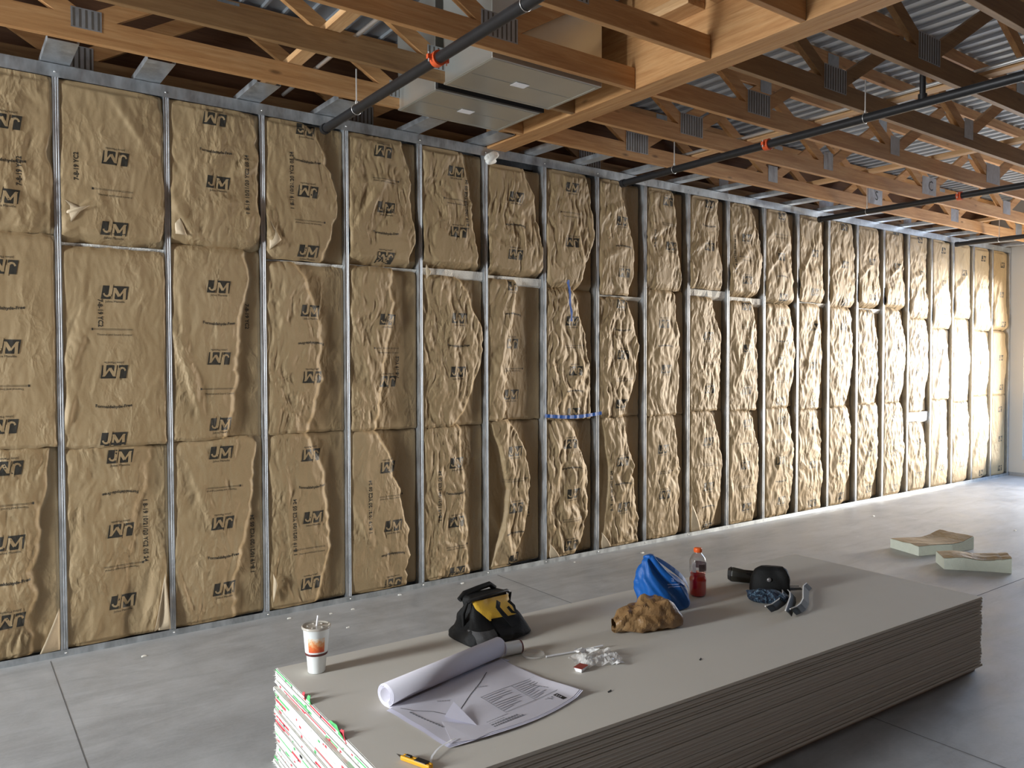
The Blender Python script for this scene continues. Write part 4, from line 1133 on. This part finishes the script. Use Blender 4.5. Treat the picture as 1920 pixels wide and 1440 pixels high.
# --- white carton cup lying down, with tissue, and a clear lid
M['clear'] = None
n = NT('clear_plastic'); n.set(Base_Color=(.9, .88, .84), Roughness=.12, Alpha=.30); M['clear'] = n.m
n = NT('cellophane'); c = n.coord((1, 1, 1)); n.set(Base_Color=(.92, .90, .88), Roughness=.15, Alpha=.38); n.bump(n.noise(c, 80, 3), .6, .006); M['cello'] = n.m
M['tissue'] = plain('white_tissue', (.82, .81, .79), .85, 0, .05, 30, .8, 120)
M['red_card'] = plain('red_brown_print', (.32, .045, .03), .5)
root = empty('small_paper_cup', (1.512, -2.480, ZT + .030), R(-8), 'small white paper cup lying on its side between tool bag and drawings', 'paper cup')
t = MB(); t.lathe([(.0265, 0), (.0290, .002), (.0300, .085), (.0315, .087), (.0295, .089), (.0285, .085), (.0255, .004), (.0001, .004)], 36)
o = t.build('cup_wall', M['cup'], root); o.rotation_euler = (0, R(-90), 0); o.location = (.045, 0, 0)
t = MB(); t.lathe([(.0272, -.001), (.0292, -.001), (.0294, .006), (.0285, .006)], 36); o = t.build('brown_rim', M['cup_band'], root, label='brown printed rim'); o.rotation_euler = (0, R(-90), 0); o.location = (.046, 0, 0)
root = empty('crumpled_napkin', (1.438, -2.482, ZT), 0, 'crumpled white napkin stuffed at the mouth of the small paper cup', 'napkin')
rings = [rrect(0, 0, .001 + .050 * k / 10, .004 + .026 * math.sin(PI * (k + .6) / 11), .004 + .024 * math.sin(PI * (k + .6) / 11), 28, 2.2) for k in range(11)]
loft('napkin', rings, M['tissue'], root, 40, .009, 60, smooth=False)
root = empty('clear_lid', (1.588, -2.545, ZT), 0, 'clear round plastic lid lying flat right of the small paper cup', 'lid')
t = MB(); t.lathe([(.0001, .003), (.042, .003), (.046, .007), (.051, .007), (.054, .001), (.0555, .001), (.0525, .0085), (.045, .0085), (.041, .0042), (.0001, .0042)], 48); t.build('lid', M['clear'], root)

# --- wrapped straw, cellophane, sauce packet, tissue bits
root = empty('wrapped_straw', (1.614, -2.603, ZT), 0, 'paper-wrapped drinking straw lying between the lid and the cellophane', 'straw')
t = MB(); t.tube([(0, 0, .0045), (.14, -.030, .0052), (.285, -.062, .012)], .0046, 10); t.build('straw', M['white'], root)
def crumple_sheet(name, mat, parent, sx_, sy_, hh, seed, nx=18, ny=14):
    t = MB(); vs = []
    for j in range(ny + 1):
        for i_ in range(nx + 1):
            x, y = sx_ * (i_ / nx - .5), sy_ * (j / ny - .5)
            z = .002 + hh * (.5 + .5 * facet((x, y, 0), seed, 22)) * (1 - .3 * abs(2 * i_ / nx - 1)) + .3 * hh * facet((x, y, 0), seed + 3, 50)
            vs.append((x + .010 * facet((x, y, 0), seed + 7, 25), y + .010 * facet((x, y, 0), seed + 8, 25), max(z, .001)))
    t.add(vs, [(j * (nx + 1) + i_, j * (nx + 1) + i_ + 1, (j + 1) * (nx + 1) + i_ + 1, (j + 1) * (nx + 1) + i_) for j in range(ny) for i_ in range(nx)], 0, False)
    o = t.build(name, mat, parent); sm = o.modifiers.new('s', 'SOLIDIFY'); sm.thickness = .0005
    return o
root = empty('cellophane_wrapper', (1.765, -2.765, ZT), R(-8), 'crumpled clear cellophane wrapper in front of the brown paper bag', 'wrapper'); crumple_sheet('wrapper', M['cello'], root, .21, .14, .034, 51)
root = empty('torn_paper_wrapper', (1.735, -2.735, ZT + .034), R(-20), 'torn white paper wrapper lying on the cellophane', 'wrapper'); crumple_sheet('wrapper', M['tissue'], root, .10, .055, .030, 61, 10, 8)
root = empty('napkin_scrap', (1.815, -2.850, ZT), 0, 'small folded white napkin scrap at the right end of the cellophane', 'napkin'); crumple_sheet('napkin', M['tissue'], root, .045, .05, .026, 66, 8, 8)
root = empty('sauce_packet', (1.643, -2.806, ZT), R(20), 'small white sauce tub with red printed foil top, left of the cellophane', 'sauce packet')
t = MB(); t.add([(-.020, -.014, 0), (.020, -.014, 0), (.020, .014, 0), (-.020, .014, 0), (-.027, -.019, .018), (.027, -.019, .018), (.027, .019, .018), (-.027, .019, .018)], [(3, 2, 1, 0), (0, 1, 5, 4), (1, 2, 6, 5), (2, 3, 7, 6), (3, 0, 4, 7)]); t.build('tub', M['white'], root)
t = MB(); t.box((-.029, -.021, .0181), (.029, .021, .0193)); t.build('foil_lid', M['red_card'], root, label='red-brown foil top')

# --- brown paper bag lying on its side
n = NT('brown_bag_paper'); c = n.coord(); f = n.noise(c, 9, 4); n.set(Base_Color=n.ramp(f, [(.3, (.17, .090, .036)), (.55, (.26, .150, .064)), (.72, (.36, .225, .105))]), Roughness=.34); n.bump(n.noise(c, 60, 4, .6), .5, .006); M['bag_paper'] = n.m
root = empty('brown_paper_bag', (2.265, -2.585, ZT), R(-14), 'crumpled brown paper bag lying on its side in front of the blue bag', 'paper bag')
rings = []; nr = 34
for i_ in range(nr + 1):
    f_ = i_ / nr; x = -.185 + .355 * f_
    hw = np.interp(f_, [0, .12, .35, .6, .9, 1], [.040, .058, .080, .092, .080, .066]); hh = np.interp(f_, [0, .12, .3, .55, .75, .93, 1], [.036, .046, .056, .078, .082, .050, .036])
    rings.append([(x + .010 * math.cos(a) * (1 - f_), hw * math.copysign(abs(math.cos(a)) ** .7, math.cos(a)), hh + (hh - .001) * math.copysign(abs(math.sin(a)) ** .8, math.sin(a))) for a in [2 * PI * k / 66 for k in range(66)]])
t = MB(); vs = []
for i_, rg in enumerate(rings):
    for k, p in enumerate(rg):
        p = Vector(p); c_ = Vector((p.x, 0, np.interp(i_ / nr, [0, .5, 1], [.036, .07, .036]))); d = (p - c_).normalized()
        g = float(tri_noise(np.array([p.x * 8 + p.z * 17 + p.y * 5]), np.array([p.y * 20 - p.x * 12 + p.z * 5]), 71)[0]) * .015 + facet(p, 74, 30) * .008 - .002
        q = p + d * g; q.z = max(q.z, .0015); vs.append(q)
fs = []
for i_ in range(nr):
    for k in range(66):
        a, b_, c_, d_ = i_ * 66 + k, (i_ + 1) * 66 + k, (i_ + 1) * 66 + (k + 1) % 66, i_ * 66 + (k + 1) % 66
        fs += [(a, b_, c_), (a, c_, d_)] if (i_ + k) % 2 else [(a, b_, d_), (b_, c_, d_)]
t.add(vs, fs, 0, False); t.add(vs[-66:], [tuple(range(66))], 0)
o = t.build('bag', M['bag_paper'], root); sm = o.modifiers.new('s', 'SOLIDIFY'); sm.thickness = .0012; sm.offset = -1

# --- blue carrier bag
M['blue_bag'] = plain('blue_plastic_bag', (.002, .095, .37), .55, 0, .12, 10, .35, 40); M['pale_print'] = plain('pale_print', (.25, .33, .60), .5)
root = empty('blue_bag', (2.585, -2.385, ZT), R(-6), 'bright blue carrier bag with gathered top standing behind the brown bag', 'bag')
keys = [(.0, .0, 0, .125, .105, 3.2), (.006, 0, 0, .140, .115, 3.2), (.06, .0, 0, .142, .112, 3), (.11, -.008, 0, .136, .100, 2.8), (.155, -.030, .0, .112, .080, 2.6), (.200, -.056, .005, .084, .058, 2.4), (.240, -.072, .008, .060, .042, 2.3), (.270, -.078, .008, .044, .030, 2.2), (.288, -.076, .006, .024, .018, 2.2), (.292, -.074, .006, .008, .006, 2)]
kk2 = interp_rings(keys, 34); rings = []
for k in kk2:
    rg = rrect(k[1], k[2], k[0], k[3], k[4], 96, k[5]); m_ = len(rg); out = []
    for j, p in enumerate(rg):
        a = 2 * PI * j / m_; g_ = .16 * sstep(np.array([(k[0] - .05) / .16]))[0]
        w_ = 1 + g_ * (abs(math.sin(2.5 * a + .6 + k[0] * 3)) - .55) + .06 * math.sin(7 * a + k[0] * 20) * min(1, k[0] / .1)
        out.append((k[1] + (p[0] - k[1]) * w_, k[2] + (p[1] - k[2]) * w_, p[2]))
    rings.append(out)
loft('bag', rings, M['blue_bag'], root, 84, .013, 15, fine=.003)
t = MB(); t.ribbon([(-.075, .0, .283), (-.045, -.018, .268), (-.010, -.040, .240), (.030, -.070, .205), (.075, -.085, .165), (.115, -.080, .120), (.138, -.06, .075)], [.012, .030, .040, .044, .040, .034, .016], up=[(0, -.6, .8)] * 3 + [(.1, -.7, .7)] * 4, thick=.003)
o = t.build('bag_fold', M['blue_bag'], root); subsurf(o, 1)
from mathutils.bvhtree import BVHTree
bag_o = [c_ for c_ in root.children if c_.name.startswith('bag') and 'fold' not in c_.name][0]
bvh = BVHTree.FromPolygons([v_.co.copy() for v_ in bag_o.data.vertices], [tuple(p_.vertices) for p_ in bag_o.data.polygons])
t = MB()
def wrap(v, f, cx, cz):
    out = []; ok = True
    for a, b_ in v:
        h_ = bvh.ray_cast(Vector((cx + a, -.5, cz + b_)), Vector((0, 1, 0)))
        if h_[0] is None: return
        out.append((h_[0].x, h_[0].y - .0016, h_[0].z))
    t.add(out, f)
v, f = text_mesh('al', .040); wrap(v, f, .012, .165)
for q, w_ in enumerate((.070, .085)):
    v, f = strokes([(-w_ / 2, 0, w_ / 2, 0, .005)], 12); wrap(v, f, .015, .138 - .012 * q)
t.build('pale_print', M['pale_print'], root, label='pale printed lettering')

# --- sports drink bottle
M['drink'] = plain('red_drink', (.62, .008, .004), .12, 0, .03); M['orange_cap'] = plain('orange_cap', (.80, .13, .02), .4)
def clearmat(name, tint, f0, rough, bump_=0):
    n = NT(name); tr = n.node('ShaderNodeBsdfTransparent', ins={0: (*tint, 1)}); gl = n.node('ShaderNodeBsdfGlossy', ins={'Roughness': rough})
    lw = n.node('ShaderNodeLayerWeight', ins={'Blend': .35}); f = n.rng(lw.outputs['Facing'], 0, 1, f0, .55)
    if bump_:
        bp = n.node('ShaderNodeBump', ins={'Strength': bump_, 'Distance': .006}); n.l.new(n.noise(n.coord(), 70, 3), bp.inputs['Height']); n.l.new(bp.outputs[0], gl.inputs['Normal'])
    mx = n.node('ShaderNodeMixShader'); n.l.new(f, mx.inputs[0]); n.l.new(tr.outputs[0], mx.inputs[1]); n.l.new(gl.outputs[0], mx.inputs[2]); n.l.new(mx.outputs[0], n.n['Material Output'].inputs[0]); return n.m
M['pet'] = clearmat('bottle_plastic', (.95, .95, .96), .05, .08)
n = NT('bottle_label'); n.set(Base_Color=(.10, .055, .06), Roughness=.35, Alpha=.93); M['label'] = n.m
root = empty('drink_bottle', (2.900, -2.365, ZT), 0, 'plastic drink bottle with orange cap, half full of red drink', 'bottle')
t = MB(); t.lathe([(.0001, .001), (.036, .001), (.043, .006), (.0455, .016), (.0455, .060), (.0450, .075), (.0468, .085), (.0462, .098), (.0405, .110), (.0395, .116), (.0425, .126), (.0425, .131), (.0001, .131)], 48); t.build('drink', M['drink'], root)
t = MB(); t.lathe([(.0001, .0004), (.037, .0004), (.0445, .005), (.0472, .016), (.0472, .060), (.0465, .075), (.0484, .085), (.0478, .098), (.0420, .110), (.0412, .116), (.0446, .128), (.0472, .136), (.0472, .192), (.0450, .206), (.034, .228), (.022, .240), (.0195, .246), (.0195, .252)], 48); t.build('bottle_shell', M['pet'], root)
t = MB(); m_ = 40; vs = []
for z in (.146, .186):
    for k in range(m_ + 1):
        a = R(-132) + R(190) * k / m_; vs.append((.0478 * math.cos(a), .0478 * math.sin(a), z))
t.add(vs, [(k, k + 1, m_ + 2 + k, m_ + 1 + k) for k in range(m_)], 0, True); t.build('printed_label', M['label'], root, label='dark maroon label band')
t = MB(); vs = []
for z in (.140, .196):
    for k in range(13):
        a = R(-178) + R(26) * k / 12; vs.append((.0479 * math.cos(a), .0479 * math.sin(a), z))
t.add(vs, [(k, k + 1, 14 + k, 13 + k) for k in range(12)], 0, True); t.build('printed_label', M['white'], root, label='white part of the label')
t = MB(); m_ = 48; t.lathe([(.0001, .2725), (.019, .2725), (.0215, .270), (.0225, .266), (.0225, .250), (.0218, .248), (.0195, .248)][::-1], m_)
for k in range(32):
    a = 2 * PI * k / 32; t.box((.0222, -.0009, .252), (.0232, .0009, .267), 0, Matrix.Rotation(a, 4, 'Z'))
t.build('cap', M['orange_cap'], root)

# --- black pouch, tape measure, bandana and strips
root = empty('black_pouch', (3.275, -2.575, ZT), R(-50), 'black belt pouch with grey snap button lying near the bottle', 'pouch')
keys = [(.0, 0, 0, .100, .050, 4), (.008, 0, 0, .112, .056, 4), (.050, .0, .0, .112, .055, 3.5), (.100, .004, .002, .106, .048, 3.5), (.135, .010, .004, .090, .036, 3), (.152, .014, .006, .060, .018, 2.5)]
loft('pouch_body', [rrect(k[1], k[2], k[0], k[3], k[4], 56, k[5]) for k in interp_rings(keys, 18)], M['black_cloth'], root, 91, .005, 16, fine=.001)
o = None
t = MB(); t.lathe([(.0001, .004), (.010, .0035), (.0125, 0)], 24); o = t.build('snap_button', plain('grey_snap', (.16, .15, .15), .4, .3), root, label='grey snap button'); o.rotation_euler = (R(88), 0, 0); o.location = (-.008, -.059, .088)
root = empty('tape_measure', (3.325, -2.375, ZT), R(-58), 'dark olive tape measure case lying left of the black pouch', 'tape measure')
M['olive'] = plain('dark_olive_plastic', (.035, .034, .026), .4, 0, .1)
t = MB(); t.tube([(-.105, 0, .046), (-.098, 0, .046), (-.080, 0, .046), (.075, 0, .034)], [.028, .040, .0455, .033], 8, smooth=False); bevel(t.build('case', M['olive'], root), .004)
t = MB(); t.tube([(-.108, 0, .047), (-.088, 0, .047)], [.034, .0465], 8, smooth=False); t.build('end_ring', M['blk_plastic'], root)
t = MB(); t.box((.0, -.030, .052), (.045, -.012, .072)); t.box((-.06, -.008, .074), (.05, .008, .080)); bevel(t.build('slide_button', M['blk_plastic'], root), .003)
root = empty('bandana', (3.115, -2.665, ZT), R(-52), 'crumpled dark blue patterned bandana tucked below the black pouch', 'bandana')
n = NT('bandana_cloth'); c = n.coord((1, 1, 1)); f = n.noise(c, 38, 5, .7, 1.2); n.set(Base_Color=n.ramp(f, [(.46, (.006, .010, .025)), (.54, (.03, .07, .12)), (.62, (.22, .34, .44))]), Roughness=.7); M['bandana'] = n.m
loft('cloth', [rrect(0, 0, .001 + .066 * k / 12, .030 + .080 * math.sin(PI * (k + 3) / 15), .018 + .045 * math.sin(PI * (k + 3) / 15), 60, 2.3) for k in range(13)], M['bandana'], root, 97, .024, 22, smooth=True, fine=.004)
M['edge_white'] = plain('white_strip_edge', (.70, .69, .66), .5); M['strip_black'] = plain('charcoal_fabric_strip', (.035, .038, .036), .8, 0, .2, 200)
ST_ = [([(2.935, -2.800), (2.998, -2.795), (3.098, -2.766), (3.196, -2.721), (3.265, -2.672)], 'lowest, curving left'),
       ([(2.960, -2.905), (3.066, -2.844), (3.188, -2.775), (3.263, -2.721), (3.290, -2.690)], 'middle one, pointing to the near edge'),
       ([(3.000, -2.905), (3.060, -2.900), (3.128, -2.879), (3.220, -2.833), (3.357, -2.741), (3.436, -2.690), (3.500, -2.668)], 'longest, outermost right'),
       ([(3.326, -2.625), (3.374, -2.655), (3.410, -2.680)], 'shortest, behind the others')]
for P, nm in ST_:
    ax, ay = P[0]; root = empty('fabric_strip', (ax, ay, ZT), 0, 'black strip with white edge beside the pouch, %s' % nm, 'strip', 'white-edged black strips')
    pts = []
    for a, b_ in zip(P[:-1], P[1:]):
        for q in range(6): pts.append((a[0] + (b_[0] - a[0]) * q / 6 - ax, a[1] + (b_[1] - a[1]) * q / 6 - ay, .017))
    pts.append((P[-1][0] - ax, P[-1][1] - ay, .017))
    t = MB(); t.ribbon([(p[0] + .010, p[1] - .006, p[2] + .005) for p in pts], .040, up=(.45, -.35, .55), thick=.0018); o = t.build('fabric', M['strip_black'], root)
    t = MB(); t.tube([(p[0] - .004, p[1] + .004, p[2] + .022) for p in pts], .0034, 6); t.build('white_edge', M['edge_white'], root, label='white edge')

# small scuffs on the top board are chips lying on it
for k, (x, y, a) in enumerate([(1.594, -3.039, .3), (2.156, -3.025, .5)]):
    t = MB(); t.add([(-.014, -.003, .001), (.010, -.004, .001), (.016, .002, .003), (-.010, .004, .002)], [(0, 1, 2, 3)]); o = t.build('paper_shaving', M['strip_black']); sm = o.modifiers.new('s', 'SOLIDIFY'); sm.thickness = .001
    o.location = (x, y, ZT); o.rotation_euler = (0, 0, a); tag(o, 'tiny dark shaving on the board, %s' % ('right of the drawings' if k == 0 else 'in front of the brown bag'), 'shaving')

# ================================================================== on the floor
def scrap(name, P, w, h, seed, label):
    """strip of wool batt: P centre line (world), kraft face up"""
    a = Vector((*P[0], 0)); root = empty(name, tuple(a), 0, label, 'insulation scrap', 'insulation offcuts on the floor')
    pts = []
    for p, q in zip(P[:-1], P[1:]):
        for k in range(10): pts.append((p[0] + (q[0] - p[0]) * k / 10 - a.x, p[1] + (q[1] - p[1]) * k / 10 - a.y))
    pts.append((P[-1][0] - a.x, P[-1][1] - a.y)); n = len(pts)
    def mk(z0f, z1f, wa, nm, mat, lab=None):
        t = MB(); vs = []; m_ = 10
        for i_, p in enumerate(pts):
            q = pts[min(i_ + 1, n - 1)]; o_ = pts[max(i_ - 1, 0)]; d = Vector((q[0] - o_[0], q[1] - o_[1], 0)).normalized(); s_ = Vector((-d.y, d.x, 0))
            hz_ = h * (1 + .07 * math.sin(i_ * .38 + seed)) + .025 * (1 if i_ > n - 6 else 0) * (i_ - n + 6) / 5
            for k in range(m_ + 1):
                f_ = k / m_ - .5; e = .007 * facet((p[0] + f_, p[1], 0), seed, 3.5)
                vs.append((p[0] + s_.x * f_ * wa, p[1] + s_.y * f_ * wa, max(.002, z0f * hz_ * (1 if z0f else 0)) + (0 if not z0f else e)))
            for k in range(m_ + 1):
                f_ = .5 - k / m_; e = .007 * facet((p[0] + f_, p[1], 0), seed, 3.5)
                vs.append((p[0] + s_.x * f_ * wa, p[1] + s_.y * f_ * wa, z1f * hz_ + e))
        M_ = 2 * (m_ + 1)
        fs = [(i_ * M_ + k, i_ * M_ + (k + 1) % M_, (i_ + 1) * M_ + (k + 1) % M_, (i_ + 1) * M_ + k) for i_ in range(n - 1) for k in range(M_)]
        t.add(vs, fs, 0, False); t.add(vs[:M_], [tuple(reversed(range(M_)))], 0); t.add(vs[-M_:], [tuple(range(M_))], 0)
        return t.build(nm, mat, root, label=lab)
    mk(0, 1.0, w, 'wool_body', M['wool_green']); mk(1.03, 1.06, w * .96, 'paper_facing', M['kraft'])
M['wool_green'] = plain('pale_green_wool', (.66, .70, .60), .95, 0, .08, 20, 1.0, 80)
scrap('insulation_scrap', [(6.60, -1.62), (6.95, -1.74), (7.25, -1.78)], .34, .085, 1, 'flat kraft-faced insulation offcut on the floor, farther one at the left')
scrap('insulation_scrap', [(6.35, -2.06), (6.47, -2.20), (6.60, -2.36), (6.67, -2.47)], .24, .105, 5, 'wavy kraft-faced insulation offcut on the floor, middle one')
scrap('insulation_scrap', [(6.50, -2.72), (6.62, -2.88), (6.72, -3.05)], .20, .07, 8, 'insulation offcut on the floor, cut by the right picture edge')
bits = [(1.767, -.188), (1.603, -.186), (1.58, -.527), (2.2, -.074), (1.331, -.115), (.379, -.283), (4.627, -.22), (7.992, -.533), (8.435, -1.822), (3.9, -.11), (2.75, -.09)]
rs = random.Random(9)
for k, (x, y) in enumerate(bits):
    t = MB(); s_ = rs.uniform(.010, .020)
    t.add([(s_ * a * rs.uniform(.6, 1.3), s_ * b_ * rs.uniform(.5, 1), c_ * s_ * .5 + .001) for a, b_, c_ in ((-1, -1, 0), (1, -.8, 0), (1.2, .7, 0), (-.8, 1, 0), (-.5, -.5, 1), (.7, -.4, .8), (.6, .5, 1), (-.6, .4, .7))],
          [(3, 2, 1, 0), (4, 5, 6, 7), (0, 1, 5, 4), (1, 2, 6, 5), (2, 3, 7, 6), (3, 0, 4, 7)])
    o = t.build('wool_crumb', M['glass_wool']); o.location = (x, y, 0)
    tag(o, 'white crumb of glass wool on the floor, %s along the wall from the left' % ORD[sorted(bits).index((x, y))], 'crumb', 'glass wool crumbs on the floor')
